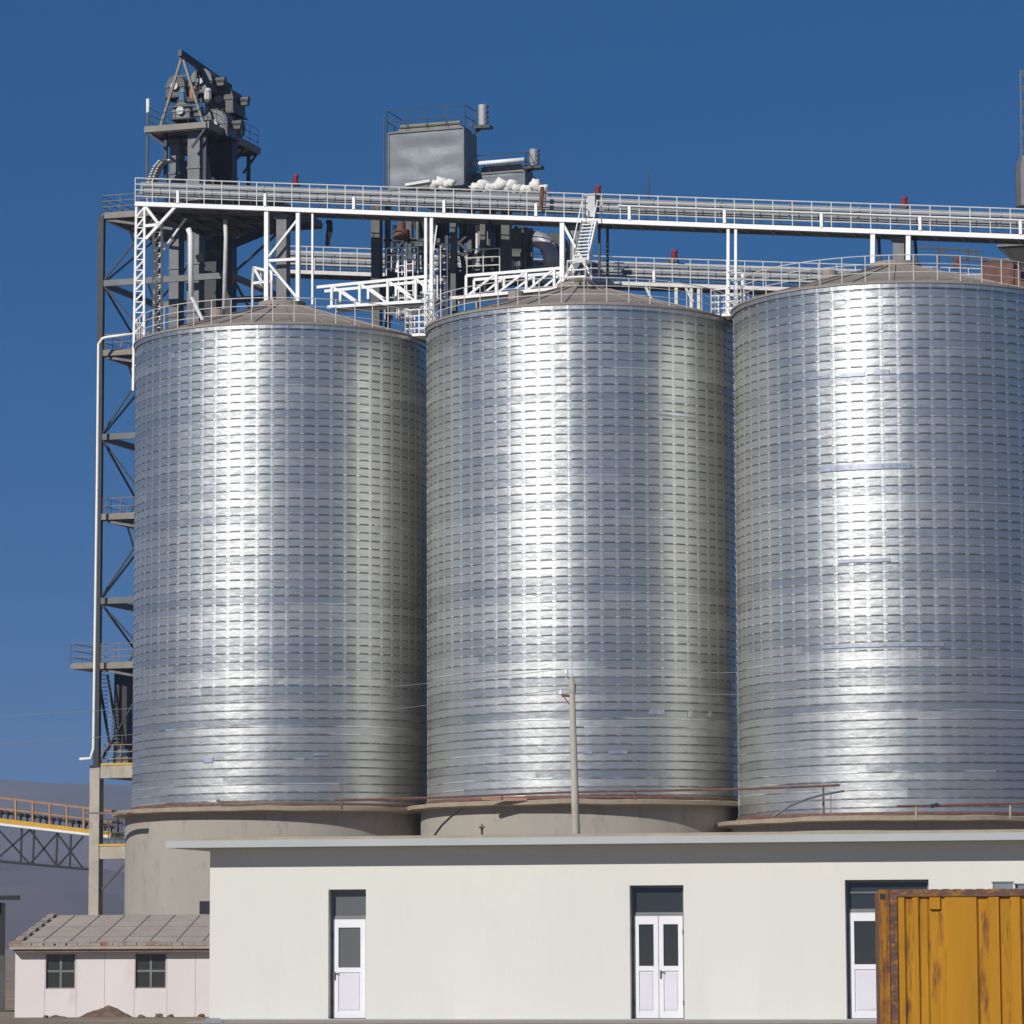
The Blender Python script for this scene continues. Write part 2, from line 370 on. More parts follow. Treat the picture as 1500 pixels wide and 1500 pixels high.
# ---------------------------------------------------------------- generic galleries
def lerp(a, b, t): return a + (b-a)*t
def gallery(t, A, B, width, deckmat, h_rails=(.26, .56, .84, 1.12), post=.88, casing=(.55, 1.15), casemat=None, beam=.2, back=True, beam_mat=None, gaps=()):
    d = (B-A); Ld = d.length; dn = d.normalized()
    part('front_beam', MB().bar(A, B, .1, beam), beam_mat or M['white'], t)
    part('back_beam', MB().bar(A+V*width, B+V*width, .1, beam), M['mid'], t)
    mb = MB(); mb.bar(A+V*(width/2)+Z*.06, B+V*(width/2)+Z*.06, width-.16, .05)
    n = int(Ld/1.2)
    for i in range(n+1):
        p = lerp(A, B, i/n) - Z*.02
        mb.bar(p+V*.05, p+V*(width-.05), .07, .12)
    part('deck', mb, deckmat, t)
    for side, vv in (('front_railing', 0), ('back_railing', width)):
        if side == 'back_railing' and not back: continue
        mb = MB()
        segs = [(0, 1)] if not gaps or vv else []
        if not segs:
            x = 0
            for g0, g1 in gaps: segs.append((x, g0)); x = g1
            segs.append((x, 1))
        for s0, s1 in segs:
            for h in h_rails:
                K = max(2, int((s1-s0)*Ld/3))
                pts = [lerp(A, B, s0+(s1-s0)*i/K) + V*vv + Z*(beam/2+h + .012*noise.noise(Vector((i*3.1, h*5, vv)))) for i in range(K+1)]
                mb.tube(pts, .028, 5)
        ra = part(side, mb, M['rail'], t)
        m_ = int(Ld/post); pl = []
        for i in range(m_+1):
            if any(g0 < i/m_ < g1 for g0, g1 in gaps) and not vv: continue
            pl.append(lerp(A, B, i/m_) + V*vv + Z*(beam/2))
        repeat('rail_post', lambda: MB().bar(Vector((0,0,0)), Vector((0,0,h_rails[-1]+.02)), .035), pl[:98], M['rail'], ra)
    if casing:
        c0, c1 = casing; mb = MB(); vv = width*.62
        seg = int(Ld/3.0)
        for i in range(seg):   # bolted lengths of enclosed conveyor
            p = lerp(A, B, (i+.0)/seg); q = lerp(A, B, (i+.985)/seg)
            mb.bar(p+V*vv+Z*(c0+c1)/2, q+V*vv+Z*(c0+c1)/2, .6, c1-c0)
            e = lerp(A, B, (i+.985)/seg); e2 = lerp(A, B, (i+1)/seg)
            mb.bar(e+V*vv+Z*(c0+c1)/2, e2+V*vv+Z*(c0+c1)/2, .68, c1-c0+.08)
        cs = part('conveyor_casing', mb, casemat or M['galv'], t)
        ns = int(Ld/4.2); pl = [lerp(A, B, (i+.5)/ns)-V*.03+Z*.1 for i in range(ns)]
        repeat('casing_support', lambda: MB().bar(Vector((0,0,0)), Vector((0,0,c0+.05)), .13), pl, M['white'], cs)
GY = lambda px: 298.5 + (px-200)*.0374
A = Q(198, GY(198), -.7); B = Q(1570, GY(1570), -.7)
gal = empty('conveyor_gallery', 'long upper conveyor gallery with white beam and railings sloping over the silo roofs', 'gallery', (A+V*.7)-Z*.0)
gapx = lambda px: (Q(px, GY(px), -.7)-A).length/(B-A).length
gallery(gal, A, B, 1.35, M['platform'], gaps=((gapx(857), gapx(874)),))
# a second white pipe rail along the right half
part('cable_pipe', MB().tube([Q(x, GY(x), -.78)+Z*.74 for x in range(905, 1560, 60)], .035, 6), M['white'], gal)
def gpt(px, dy=0, v=-.7): return Q(px, GY(px)+dy, v)
def gpost(px, y1, w=.16, v=-.62, y0=None):
    y0 = y0 if y0 is not None else GY(px)+5
    part('support_post', MB().bar(Q(px, y0, v), Q(px-.3, y1, v), w), M['white'], gal)
def gbrace(x0, y0, x1, y1, w=.11, v=-.62): part('brace', MB().bar(Q(x0,y0,v), Q(x1,y1,v), w), M['white'], gal)
for px, y1, w in ((391,446,.2),(437,441,.18),(458,446,.09),(624,492,.13),(632.5,492,.15),(824,413,.2),(1067,468,.13),(1078,468,.12),(1279,386,.2),(1331,384,.2)):
    gpost(px, y1, w)
for b_ in ((392,378,437,320,.09),(392,382,437,379.5,.12),(392,384,437,438,.11),(826,330,868,408,.11),(826,410,848,372,.1),(626,440,640,330,.05)): gbrace(*b_)
# spouts from the gallery into the silo roofs
for px, y1 in ((415,440),(844,415),(1318,386)):
    p = gpt(px, 8, 0); q = Q(px, y1, 0)
    part('spout', MB().bar(p, q, .5, .5, up=V).bar(p-Z*.02, p-Z*.2, .66, .66, up=V), M['mid'], gal)
# slim dark posts
for px, y1 in ((890,412),(878,410),(717,360)):
    part('support_post', MB().bar(gpt(px, 6, .5), Q(px, y1, .5), .1), M['dark'], gal)
for x0, x1, y1 in ((1287,1291,386),(1340,1345,384)):
    part('support_post', MB().bar(gpt(x0, 6, .5), Q(x1-2, y1, .5), .12), M['dark'], gal)

# lattice columns at the left end of the gallery
def lattice(px0, px1, y0, y1, v, step=15.5, dep=.35, px0b=None, px1b=None, m='white', tail=None):
    t = part('lattice_column', MB(), M[m], gal)
    mb = MB(); px0b = px0b if px0b is not None else px0; px1b = px1b if px1b is not None else px1
    for vv in (v, v+dep):
        mb.bar(Q(px0, y0, vv), Q(px0b, tail or y1, vv), .1); mb.bar(Q(px1, y0, vv), Q(px1b, y1, vv), .1)
        y = y0; k = 0
        while y+step <= y1+1:
            f0 = (y-y0)/(y1-y0); f1 = (y+step-y0)/(y1-y0)
            xa = lerp(px0, px0b, f1); xb = lerp(px1, px1b, f0)
            mb.bar(Q(xa, y+step, vv), Q(xb, y, vv), .07)
            mb.bar(Q(xa, y+step*.98, vv), Q(lerp(px1,px1b,f1), y+step*.98, vv), .045)
            y += step; k += 1
    bpy.data.objects.remove(t)
    return part('lattice_column', mb, M[m], gal)
lattice(200, 212, 303, 500, -.65, px0b=195, px1b=211, tail=572)
lattice(225, 237, 325, 488, .55, m='rail')
mb = MB()
for a in ((213,302,234,330),(213,331,234,329),(258,302,214,350)): mb.bar(Q(a[0],a[1],-.65), Q(a[2],a[3],-.65), .13)
part('knee_brace', mb, M['white'], gal)
mb = MB()
for i in range(4): mb.bar(Q(194, 510+i*16, -.65), Q(199, 503+i*16, -.3), .07)
part('bracket', mb, M['white'], gal)
part('down_pipe', MB().tube([Q(276,335,.2), Q(279.5,345,.2), Q(280,440,.2)], .13, 10), M['white'], gal, smooth=True)
part('down_pipe', MB().tube([Q(330,322,.3), Q(331,350,.3), Q(328,462,.3)], .1, 10), M['rail'], gal, smooth=True)
part('brace', MB().bar(Q(281,436,-.2), Q(297,469,-.8), .1), M['white'], gal)
part('brace', MB().bar(Q(272,320,.6), Q(238,368,.6), .09), M['rail'], gal)

# broad landing deck behind the gallery's left end
dk = empty('landing_deck', 'broad grey landing deck joining the gallery to the elevator tower, seen from below', 'platform', Q(300, 300, 4))
a = Q(212, 300, .75); b_ = Q(392, 305, .75)
mb = MB(); wd = (b_-a).length; dz = a.z+.02
mb.obox(a + U*(wd/2) + V*3.4, U*(wd/2), V*3.35, Z*.06)
part('deck_plate', mb, M['mid'], dk)
mb = MB()
for i in range(7): mb.obox(a + U*(wd*i/6) + V*3.4 - Z*.16, U*.05, V*3.35, Z*.1)
for j in (0, 2.2, 4.4, 6.7): mb.obox(a + U*(wd/2) + V*(.05+j) - Z*.2, U*(wd/2), V*.05, Z*.13)
part('floor_joists', mb, M['steel'], dk)
mb = MB().bar(Q(293, 378, 1.5), Q(385, 340, 4.5), .6, .35)
part('chute', mb, M['dark'], dk)

# ---------------------------------------------------------------- steel lattice tower
TV = 7.6; TD = 6.6
tw = empty('steel_tower', 'tall dark steel lattice tower on concrete legs left of the silos', 'tower', Q(140, 1340, TV))
cx_top = Q(150, 316, TV); cu = (cx_top - S1).dot(U); cu_b = (Q(141, 1118, TV) - S1).dot(U)
cu = (cu+cu_b)/2; TW = 6.9
def T(u, v, z): return S1 + U*(cu+u) + V*(TV+v) + Z*z
zl = {y: Q(150 - (y-316)*.012, y, TV).z for y in (316,415,517,640,757,880,975,1122,1240,1345)}
ztop = zl[316]; zc = zl[1122]
for uu, vv in ((0,0),(TW,0),(0,TD),(TW,TD)):
    part('column', MB().bar(T(uu,vv,zc), T(uu,vv,ztop), .3, .24), M['dark'], tw)
    part('concrete_leg', MB().bar(T(uu,vv,-1), T(uu,vv,zc+.02), .52, .5), M['concleg'], tw)
for y in (316,415,517,640,757,880,975):
    z = zl[y]; mb = MB(); h = .3
    e = .02
    mb.bar(T(.16,0,z-e), T(TW-.16,0,z-e), .16, h); mb.bar(T(.16,TD,z-e), T(TW-.16,TD,z-e), .16, h)
    mb.bar(T(0,.16,z-e), T(0,TD-.16,z-e), .16, h); mb.bar(T(TW,.16,z-e), T(TW,TD-.16,z-e), .16, h)
    part('ring_beam', mb, M['platform'] if y in (316,517,757,975) else M['mid'], tw)
    if y in (316,517,757,975):
        mb = MB(); mb.obox(T(TW/2, TD/2, z+.14), U*(TW/2-.1), V*(TD/2-.1), Z*.03)
        for k in range(1, 6): mb.obox(T(TW/2, TD*k/6, z-.02), U*(TW/2-.12), V*.05, Z*.1)
        mb.bar(T(.2,.1,z-.2), T(TW*.55,.1,z-.9), .12, .12)
        part('platform', mb, M['mid'], tw)
for y in (1122,1240):
    z = zl[y]; mb = MB()
    mb.bar(T(.28,0,z-.3), T(TW-.28,0,z-.3), .4, .62); mb.bar(T(0,.28,z-.3), T(0,TD-.28,z-.3), .4, .5); mb.bar(T(.28,TD,z-.3), T(TW-.28,TD,z-.3), .4, .5)
    part('concrete_beam', mb, M['concleg'], tw)
    part('kick_plate', MB().bar(T(.28,-.22,z+.06), T(TW-.28,-.22,z+.06), .03, .1), M['yellow'], tw)
ys = [316,415,517,640,757,880,975,1122]
for i in range(7):
    za, zb_ = zl[ys[i]], zl[ys[i+1]]
    lo, hi = (zb_, za) if i % 2 == 0 else (za, zb_)      # K-braces meet at the mid beams
    for vv in (0, TD): part('brace', MB().bar(T(.1,vv,lo+.1*(1 if lo<hi else -1)), T(3.1,vv,hi), .07, .07), M['dark'], tw)
    part('brace', MB().bar(T(0,.15,lo), T(0,TD-.1,hi), .08, .08), M['dark'], tw)
    part('brace', MB().bar(T(0,TD-.15,lo), T(0,3.2,hi), .07, .07), M['steel'], tw)
    part('brace', MB().bar(T(TW,.15,lo), T(TW,TD-.1,hi), .1, .1), M['steel'], tw)
def rails(parent, pts, h=1.1, m='rail', n=3, r_=.02, name='railing', pitch=1.0):
    mb = MB()
    for a, b in zip(pts[:-1], pts[1:]):
        for k in range(n): mb.tube([a+Z*(h*(k+1)/n), b+Z*(h*(k+1)/n)], r_, 5)
        c = max(1, round((b-a).length/pitch))
        for i in range(c+1): mb.tube([lerp(a,b,i/c), lerp(a,b,i/c)+Z*h], r_*1.1, 5)
    return part(name, mb, M[m], parent)
zt = ztop+.15
rails(tw, [T(TW,0,zt), T(0,0,zt), T(0,TD,zt), T(TW,TD,zt)], .85, 'platform', 3)
for y in (517, 757): rails(tw, [T(3,0,zl[y]+.1), T(.2,0,zl[y]+.1), T(.2,TD,zl[y]+.1)], .8, 'orail', 2, .016)
# lower side landing with railing, stair
z = zl[975]
mb = MB().obox(T(-.75, 1.0, z), U*.62, V*1.2, Z*.14); ld = part('side_landing', mb, M['platform'], tw)
rails(tw, [T(-.15,-.2,z+.1), T(-1.35,-.2,z+.1), T(-1.35,2.2,z+.1), T(-.15,2.2,z+.1)], 1.0, 'platform', 3, .02)
rails(tw, [T(.2,-.05,z+.1), T(TW,-.05,z+.1)], .95, 'orail', 3, .016)
def stair(parent, p0, p1, side, w, n, m, ms, name='stair', tr=.2):
    # p0 top, p1 bottom, side = unit vector across
    t = MB()
    for s in (-1, 1): t.bar(p0+side*(s*w/2), p1+side*(s*w/2), .06, .2)
    o = part(name, t, ms, parent)
    t = MB(); f = (p1-p0); f.z = 0; f = f.normalized() if f.length > .01 else -V
    for i in range(n+1):
        c = lerp(p0, p1, i/n); t.obox(c, side*(w/2-.03), f*(tr/2), Z*.02)
    part('tread', t, m, o)
    return o
stair(tw, Q(150.5,989,TV+.5), Q(167,1088,TV+.5), U, .5, 17, M['galvlight'], M['dark'], tr=.24)
part('machine_panel', MB().obox((Q(173,990,TV+1.5)+Q(192,1112,TV+1.5))/2, U*.34, V*.5, Z*((zl[975]-zl[1122])/2-.3)), M['dark'], tw)
part('machine_panel', MB().obox((Q(183,990,TV+2.6)+Q(196,1112,TV+2.6))/2, U*.5, V*.4, Z*((zl[975]-zl[1122])/2-.2)), M['steel'], tw)
stair(tw, T(3.0,3,zl[757]), T(5,4,zl[880]), (V*.9-U*.3).normalized(), .9, 12, M['mid'], M['steel'])
rails(tw, [T(.3,0,zl[1122]), T(TW,0,zl[1122])], 1.0, 'orail', 3, .025)
rails(tw, [T(.3,0,zl[1240]), T(TW,0,zl[1240])], 1.3, 'steel', 4, .025, pitch=.35)
part('brace', MB().bar(T(.2,0,zl[1240]-2.2), T(1.8,0,zl[1240]-.6), .1), M['steel'], tw)
# white pipe clipped down the tower's front corner
pp = [Q(197,489,TV-.8), Q(156,494,TV-.8), Q(150,496,TV-.8), Q(144.5,504,TV-.8), Q(142.5,700,TV-.8), Q(137,1096,TV-.8), Q(133,1111,TV-.8), Q(117,1112,TV-.8)]
solo('drain_pipe', MB().tube(pp, .075, 8), M['white'], 'thin white pipe running down the front corner of the lattice tower', 'pipe', smooth=True)
# blue machine on the tower's concrete floor
mt = empty('gear_motor', 'small blue gear motor on the concrete floor of the lattice tower', 'motor', T(1.3,.3,zl[1122]+.02))
g = LOC[mt.name]
part('motor_body', MB().tube([g+Z*.6-U*.3, g+Z*.6+U*.2], .17, 12), M['blue'], mt, smooth=True)
part('base_frame', MB().obox(g+Z*.21, U*.3, V*.2, Z*.21), M['mid'], mt)
part('gearbox', MB().obox(g-U*.65+Z*.14, U*.15, V*.15, Z*.14).tube([g-U*.65+Z*.28, g-U*.65+Z*.42], .09, 8), M['blue'], mt)

# ---------------------------------------------------------------- bucket elevators through the tower, head machinery
hv = TV+.3
el = []
for k, (px0, px1, vv, ytop, mm) in enumerate(((252,267,hv+1.5,206,'mid'),(278,297,hv+.6,197,'mid'),(303,345,hv+3.0,196,'dark'))):
    a = Q(px0, 262, vv); b_ = Q(px1, 262, vv); w = (b_-a).length; zt_ = Q(px0, ytop, vv).z
    lab = ('narrow grey bucket elevator shaft at the left in the tower', 'grey bucket elevator shaft in the middle of the tower head', 'broad dark bucket elevator shaft at the right in the tower head')[k]
    t = empty('bucket_elevator', lab, 'elevator', (a+b_)/2*1.0 - Z*((a+b_)/2).z, 'bucket elevator shafts in the tower')
    c = (a+b_)/2; c.z = 0
    mb = MB(); w2 = w*.46
    mb.obox(c + Z*(zt_/2), U*w2, V*.35, Z*(zt_/2))
    z_ = 6.0
    while z_ < zt_-.3: mb.obox(c + Z*z_, U*(w2+.05), V*.40, Z*.04); z_ += 2.4
    part('shaft', mb, M[mm], t)
    mb = MB(); mb.tube([c+Z*(zt_-.9)+V*(.9), c+Z*(zt_-2.4)+V*1.5, c+Z*(zt_-5)+V*1.8], .22, 8)
    part('discharge_spout', mb, M['mid'], t); el.append(t)
HP = hv-.2
ht = empty('head_platform', 'head platform with rail and cantilever brackets above the lattice tower', 'platform', Q(260, 190, HP))
p0 = Q(214, 188, HP); p1 = Q(303, 184, HP); w = (p1-p0).dot(U); zz = (p0.z+p1.z)/2; p0.z = zz
mb = MB().obox(p0+U*(w/2)+V*3.3, U*(w/2), V*3.3, Z*.07); part('deck_plate', mb, M['mid'], ht)
mb = MB(); mb.bar(p0-Z*.02-V*.06, p0+U*w-Z*.02-V*.06, .1, .3); mb.bar(p0+U*(w+.06), p0+U*(w+.06)+V*6.6, .1, .35); mb.bar(p0-U*.06, p0-U*.06+V*6.6, .1, .3)
part('edge_beam', mb, M['platform'], ht)
mb = MB()
for s in (.0, 1.6, 3.3, 4.9, 6.5): mb.bar(p0+U*.05+V*s-Z*.15, p0+U*1.1+V*s-Z*.95, .1); mb.bar(p0+U*(w-.05)+V*s-Z*.15, p0+U*(w-.8)+V*s-Z*1.1, .1); mb.bar(p0+V*s+U*.1-Z*.15, p0+V*s+U*(w-.1)-Z*.15, .1, .16)
part('bracket', mb, M['dark'], ht)
for uu, vv in ((.85,.5),(w-.3,.5),(.85,6.0),(w-.3,6.0)):
    part('leg', MB().bar(p0+U*uu+V*vv-Z*.1, Vector((0,0,ztop))+(p0+U*uu+V*vv)-Z*p0.z, .16), M['dark'], ht)
rails(ht, [p0+V*6.5+U*.1+Z*.07, p0+U*.1+V*.1+Z*.07, p0+U*w+V*.1+Z*.07, p0+U*w+V*6.5+Z*.07], 1.05, 'steel', 3, .014)
# A-frame hoist
hf = empty('hoist_frame', 'steel A-frame hoist with a sloping dark ridge beam on the head platform', 'hoist', Q(267, 184, HP+.5))
fa = Q(267, 82, HP+.5); z0 = zz+.07
def fl(px): return Q(px, 184, HP+.5) - Z*(Q(px,184,HP+.5).z - z0)
for px in (234, 299): part('leg', MB().bar(fl(px), fa, .12), M['platform'], hf)
bk = Q(334, 130, HP+6.0)
for px in (318, 352): part('leg', MB().bar(Q(px, 215, HP+6.0), bk, .12), M['rail'], hf)
part('ridge_beam', MB().bar(fa-V*.3+Z*.1, bk+V*.3+Z*.1, .18, .32), M['dark'], hf)
mb = MB(); mb.bar(lerp(fl(234),fa,.72), lerp(fl(299),fa,.72), .09); mb.bar(lerp(fl(234),fa,.3), lerp(fl(299),fa,.3), .07)
for f in (.3, .6, .85): mb.bar(lerp(fa,bk,f), lerp(fa,bk,f)-Z*.9, .08)
mb.bar(lerp(fa,bk,.3)-Z*.5, lerp(fa,bk,.6)-Z*.5, .05)
part('cross_bar', mb, M['steel'], hf)
part('hoist_trolley', MB().obox(lerp(fa,bk,.36)-Z*.35, U*.14, V*.2, Z*.18).tube([lerp(fa,bk,.36)-Z*.5, lerp(fa,bk,.36)-Z*1.3], .025, 6), M['dark'], hf)
# elevator head covers and drives
def head(px, py, v, w, h, dep, m, label, rot=0):
    c = Q(px, py, v); t = empty('elevator_head', label, 'elevator head', c, 'elevator heads on the head platform')
    mb = MB(); n = 9
    prof = [(-w/2, 0)] + [(-w/2*math.cos(math.pi*i/n), h*.55 + h*.45*math.sin(math.pi*i/n)) for i in range(n+1)] + [(w/2, 0)]
    k = len(prof)
    for vv in (-dep/2, dep/2):
        for (x, z_) in prof: mb.v.append(c + U*x + V*vv + Z*z_)
    mb.f.append(list(range(k))); mb.f.append(list(range(2*k-1, k-1, -1))); mb.m += [0, 0]
    for i in range(k): j = (i+1) % k; mb.f.append([i, i+k, j+k, j]); mb.m.append(0)
    mb.obox(c+Z*(h*.5), U*(w/2+.05), V*(dep/2+.05), Z*.04)
    part('cover', mb, M[m], t)
    part('flange', MB().obox(c+Z*.04, U*(w/2+.09), V*(dep/2+.09), Z*.04), M['dark'], t)
    part('drive_motor', MB().tube([c+U*(w/2+.06)+Z*h*.55, c+U*(w/2+.55)+Z*h*.55], .17, 10).obox(c+U*(w/2+.3)+Z*(h*.55-.22), U*.2, V*.15, Z*.08), M['steel'], t)
    part('bearing', MB().tube([c-V*(dep/2+.16)+Z*h*.5, c-V*(dep/2+.02)+Z*h*.5], .2, 10), M['galvlight'], t)
    return t
head(262, 146, HP+1.7, 1.0, 1.15, .9, 'steel', 'grey elevator head cover under the left leg of the hoist frame')
head(300, 140, HP+3.0, 1.15, 1.3, 1.0, 'mid', 'pale grey elevator head cover behind the hoist frame apex')
head(330, 172, HP+4.2, 1.5, 1.5, 1.6, 'steel', 'dark elevator head cover at the right edge of the head platform')
head(270, 178, HP+1.0, .9, .9, .8, 'mid', 'low grey elevator head cover just above the head platform edge')
head(322, 205, HP+2.4, 1.3, 1.4, 1.2, 'mid', 'lowest elevator head cover beside the right brackets of the platform')
mb = MB().tube([Q(313,190,HP+3.5), Q(350,188,HP+5)], .5, 14)
solo('drive_drum', mb, M['mid'], 'round grey drive drum at the right edge of the head platform', 'drum', smooth=False)
def motor(px, py, v, mm, label, s=1.0, name='electric_motor', group=None):
    c = Q(px, py, v); t = empty(name, label, 'motor', c, group)
    mb = MB().tube([c+Z*(.12*s), c+Z*(.5*s)], .13*s, 12)
    for i in range(8):
        a = 2*math.pi*i/8; d = U*math.cos(a)+V*math.sin(a); mb.obox(c+d*.14*s+Z*.3*s, d*.025*s, d.cross(Z)*.01*s, Z*.16*s)
    part('motor_body', mb, M[mm], t)
    part('fan_cowl', MB().tube([c+Z*.5*s+U*.03*s, c+Z*.64*s+U*.03*s], .16*s, 12, r2=.12*s), M[mm], t)
    part('mounting_plate', MB().obox(c+Z*.06*s, U*.18*s, V*.18*s, Z*.06*s).obox(c-U*.22*s+Z*.12*s, U*.08*s, V*.1*s, Z*.1*s), M['dark'], t)
    return t
motor(267, 152, HP+1.0, 'blue', 'light blue motor among the head machinery under the hoist frame', 1.1)
motor(283, 150, HP+1.2, 'orange', 'orange motor beside the light blue one under the hoist frame', 1.3)
motor(304, 150, HP+1.5, 'rail', 'pale motor right of the orange one under the hoist frame', 1.1)
motor(330, 170, HP+3.8, 'rust', 'rusty brown motor on the dark cover at the right of the head platform', 1.0)
# mast with lamp left of the head platform and caged ladder
mb = MB().tube([Q(215,282,hv), Q(217,147,hv)], .07, 8); t = empty('lamp_mast', 'slim mast with a white lamp head left of the head platform', 'mast', Q(215,282,hv))
part('mast', mb, M['mid'], t); part('lamp_head', MB().tube([Q(217,165,hv), Q(217,145,hv)], .1, 8), M['white'], t)
cl = empty('caged_stair', 'curved grey stair rising to the foot of the elevator heads', 'stair', Q(224,268,hv))
pts = [Q(x,y,hv) for x,y in ((223,268),(227,256),(232,245),(239,237),(248,236))]
mb = MB()
for dv in (-.3,.3): mb.tube([p+V*dv for p in pts], .05, 6)
part('stringer', mb, M['mid'], cl)
mb = MB()
for i in range(13):
    f = i/12*(len(pts)-1); j = min(int(f), len(pts)-2); c = lerp(pts[j], pts[j+1], f-j); mb.obox(c, U*.16, V*.3, Z*.03)
part('tread', mb, M['rail'], cl)

# ---------------------------------------------------------------- red motors on the galleries
for px, lab in ((433,'red motor standing on the upper gallery casing nearest the elevator tower'),(876,'red motor on the upper gallery beside the steep white stair'),(1325,'red motor on the upper gallery above the right silo')):
    p = Q(px, GY(px)-36, 0); c = (p - A).dot((B-A).normalized())
    motor(px, GY(px)-35, .1, 'red', lab, .85, group='red motors on the galleries')

# ---------------------------------------------------------------- lower gallery, behind the silo roofs
LV = 12.0
LY = lambda px: 398 + (px-455)*.0375 if px < 1300 else 398 + (1300-455)*.0375
A2 = Q(400, 397, LV); B2 = Q(1560, 438, LV)
g2 = empty('conveyor_gallery', 'lower conveyor gallery with white railings running behind the silo roofs', 'gallery', A2)
gallery(g2, A2, B2, 1.5, M['platform'], h_rails=(.3,.6,.9,1.2), post=.9, casing=(.5,1.05), beam=.18, beam_mat=M['rail'])
def l2y(px): return 397+(px-400)*(438-397)/1160
for px in (700, 800, 991, 1013, 1024, 1140): part('support_post', MB().bar(Q(px, l2y(px)+4, LV), Q(px, l2y(px)+90, LV), .16), M['rail'], g2)
for x0, x1, dy in ((1005,1016,24),(1192,1180,30),(946,955,22)): part('brace', MB().bar(Q(x0, l2y(x0)+4, LV-.1), Q(x1, l2y(x1)+dy, LV-.1), .12), M['rail'], g2)
motor(988, l2y(988)-33, LV+.9, 'red', 'red motor on the lower gallery between the middle and right silos', 1.0, group='red motors on the galleries')
motor(1402, l2y(1402)-38, LV+.9, 'red', 'small red motor just above the right silo roof', 1.0, group='red motors on the galleries')

# ---------------------------------------------------------------- truss walkways between the silo roofs
def truss(label, tops, bots, vx, v, extra=None, down=True):
    t = empty('truss_walkway', label, 'walkway', Q(bots[0][0], bots[0][1], v), 'white truss walkways between the silo roofs')
    (xa,ya),(xb,yb) = tops; (xc,yc),(xd,yd) = bots
    ty = lambda x: ya+(yb-ya)*(x-xa)/(xb-xa); by = lambda x: yc+(yd-yc)*(x-xc)/(xd-xc)
    for k, vv in enumerate((v, v+1.1)):
        part('top_chord', MB().bar(Q(xa,ya,v)+V*(vv-v), Q(xb,yb,v)+V*(vv-v), .13), M['white'], t)
        part('bottom_chord', MB().bar(Q(xc,yc,v)+V*(vv-v), Q(xd,yd,v)+V*(vv-v), .13), M['white'], t)
        mb = MB()
        for i, x in enumerate(vx):
            mb.bar(Q(x,ty(x),v)+V*(vv-v), Q(x,by(x),v)+V*(vv-v), .11)
            if i+1 < len(vx):
                x2 = vx[i+1]
                a, b = ((x,ty(x)),(x2,by(x2))) if down else ((x2,ty(x2)),(x,by(x)))
                mb.bar(Q(*a,v)+V*(vv-v), Q(*b,v)+V*(vv-v), .09)
        part('truss_web', mb, M['white'], t)
    mb = MB().bar(Q(xc,yc,v)+V*.55+Z*.08, Q(xd,yd,v)+V*.55+Z*.08, 1.0, .04)
    part('deck_plate', mb, M['mid'], t)
    return t
truss('white truss walkway reaching right from the left silo roof', ((463,421),(640,403.5)), ((480,450),(640,440)), (486,527,568,609,640), -.35)
truss('white truss walkway climbing onto the middle silo roof', ((683,404),(834,392)), ((660,437),(834,421)), (683,727,771,812,834), -.2, down=False)
# landings hung in the gaps between silos
for (x0, x1, y0, lab) in ((594,634,491,'small white railed landing in the gap right of the left silo'),(1042,1086,462,'small white railed landing in the gap right of the middle silo')):
    t = empty('railed_landing', lab, 'landing', Q(x0, y0, -1.0), 'white landings between silo tops')
    a = Q(x0, y0, -1.0); b_ = Q(x1, y0-2, -1.0)
    part('deck_plate', MB().obox((a+b_)/2+V*.6, (b_-a)/2, V*.6, Z*.06), M['white'], t)
    rails(t, [a+V*1.2, a, b_, b_+V*1.2], 1.15, 'white', 4, .032, pitch=.6)
    # caged ladder on it
    mb = MB()
    for i in range(6):
        c = lerp(b_+Z*.2, b_+Z*1.9, i/5)-U*.25
        pts = [c+U*.33*math.cos(q*math.pi/5)+V*.33*math.sin(q*math.pi/5) for q in range(11)]
        mb.tube(pts, .025, 5)
    part('ladder_cage', mb, M['white'], t)

# ---------------------------------------------------------------- steep stair from gallery to middle silo
st = empty('steep_stair', 'steep white stair dropping from the upper gallery to the middle silo roof', 'stair', Q(848, 408, -1.6))
p0 = Q(864, 324, -1.0); p1 = Q(851, 384, -1.9); p2 = Q(846, 410, -2.1)
stair(st, p0, p1, U, .66, 12, M['white'], M['white'], 'stair_flight', .22)
for s in (-.36, .36): part('handrail', MB().tube([p0+U*s+Z*.9, p1+U*s+Z*.9, p1+U*s], .03, 6), M['white'], st)
part('landing', MB().obox(p2+V*.3+Z*.1, U*.42, V*.5, Z*.05), M['white'], st)
rails(st, [p2+V*.7+U*.42, p2-V*.15+U*.42, p2-V*.15-U*.42, p2+V*.7-U*.42], .85, 'white', 2, .035, pitch=.8)
# gate box at the head of the stair
gb = solo('control_box', MB().obox(Q(866, 303, -.3), U*.24, V*.2, Z*.5).obox(Q(866,303,-.3)+Z*.53, U*.28, V*.24, Z*.03), M['galvlight'], 'pale metal control box in the gallery gap above the steep stair', 'control box')
solo('rusty_post', MB().tube([Q(792,308,-.9), Q(793,292,-.9), Q(794,274,-.9)], .1, 7), M['rust'], 'short rusty post leaning at the upper gallery rail by the white sacks', 'post')
solo('lightning_rod', MB().tube([Q(950,290,1), Q(950,251,1)], .05, 6, r2=.02), M['dark'], 'thin dark rod rising above the upper gallery over the middle silo', 'rod')

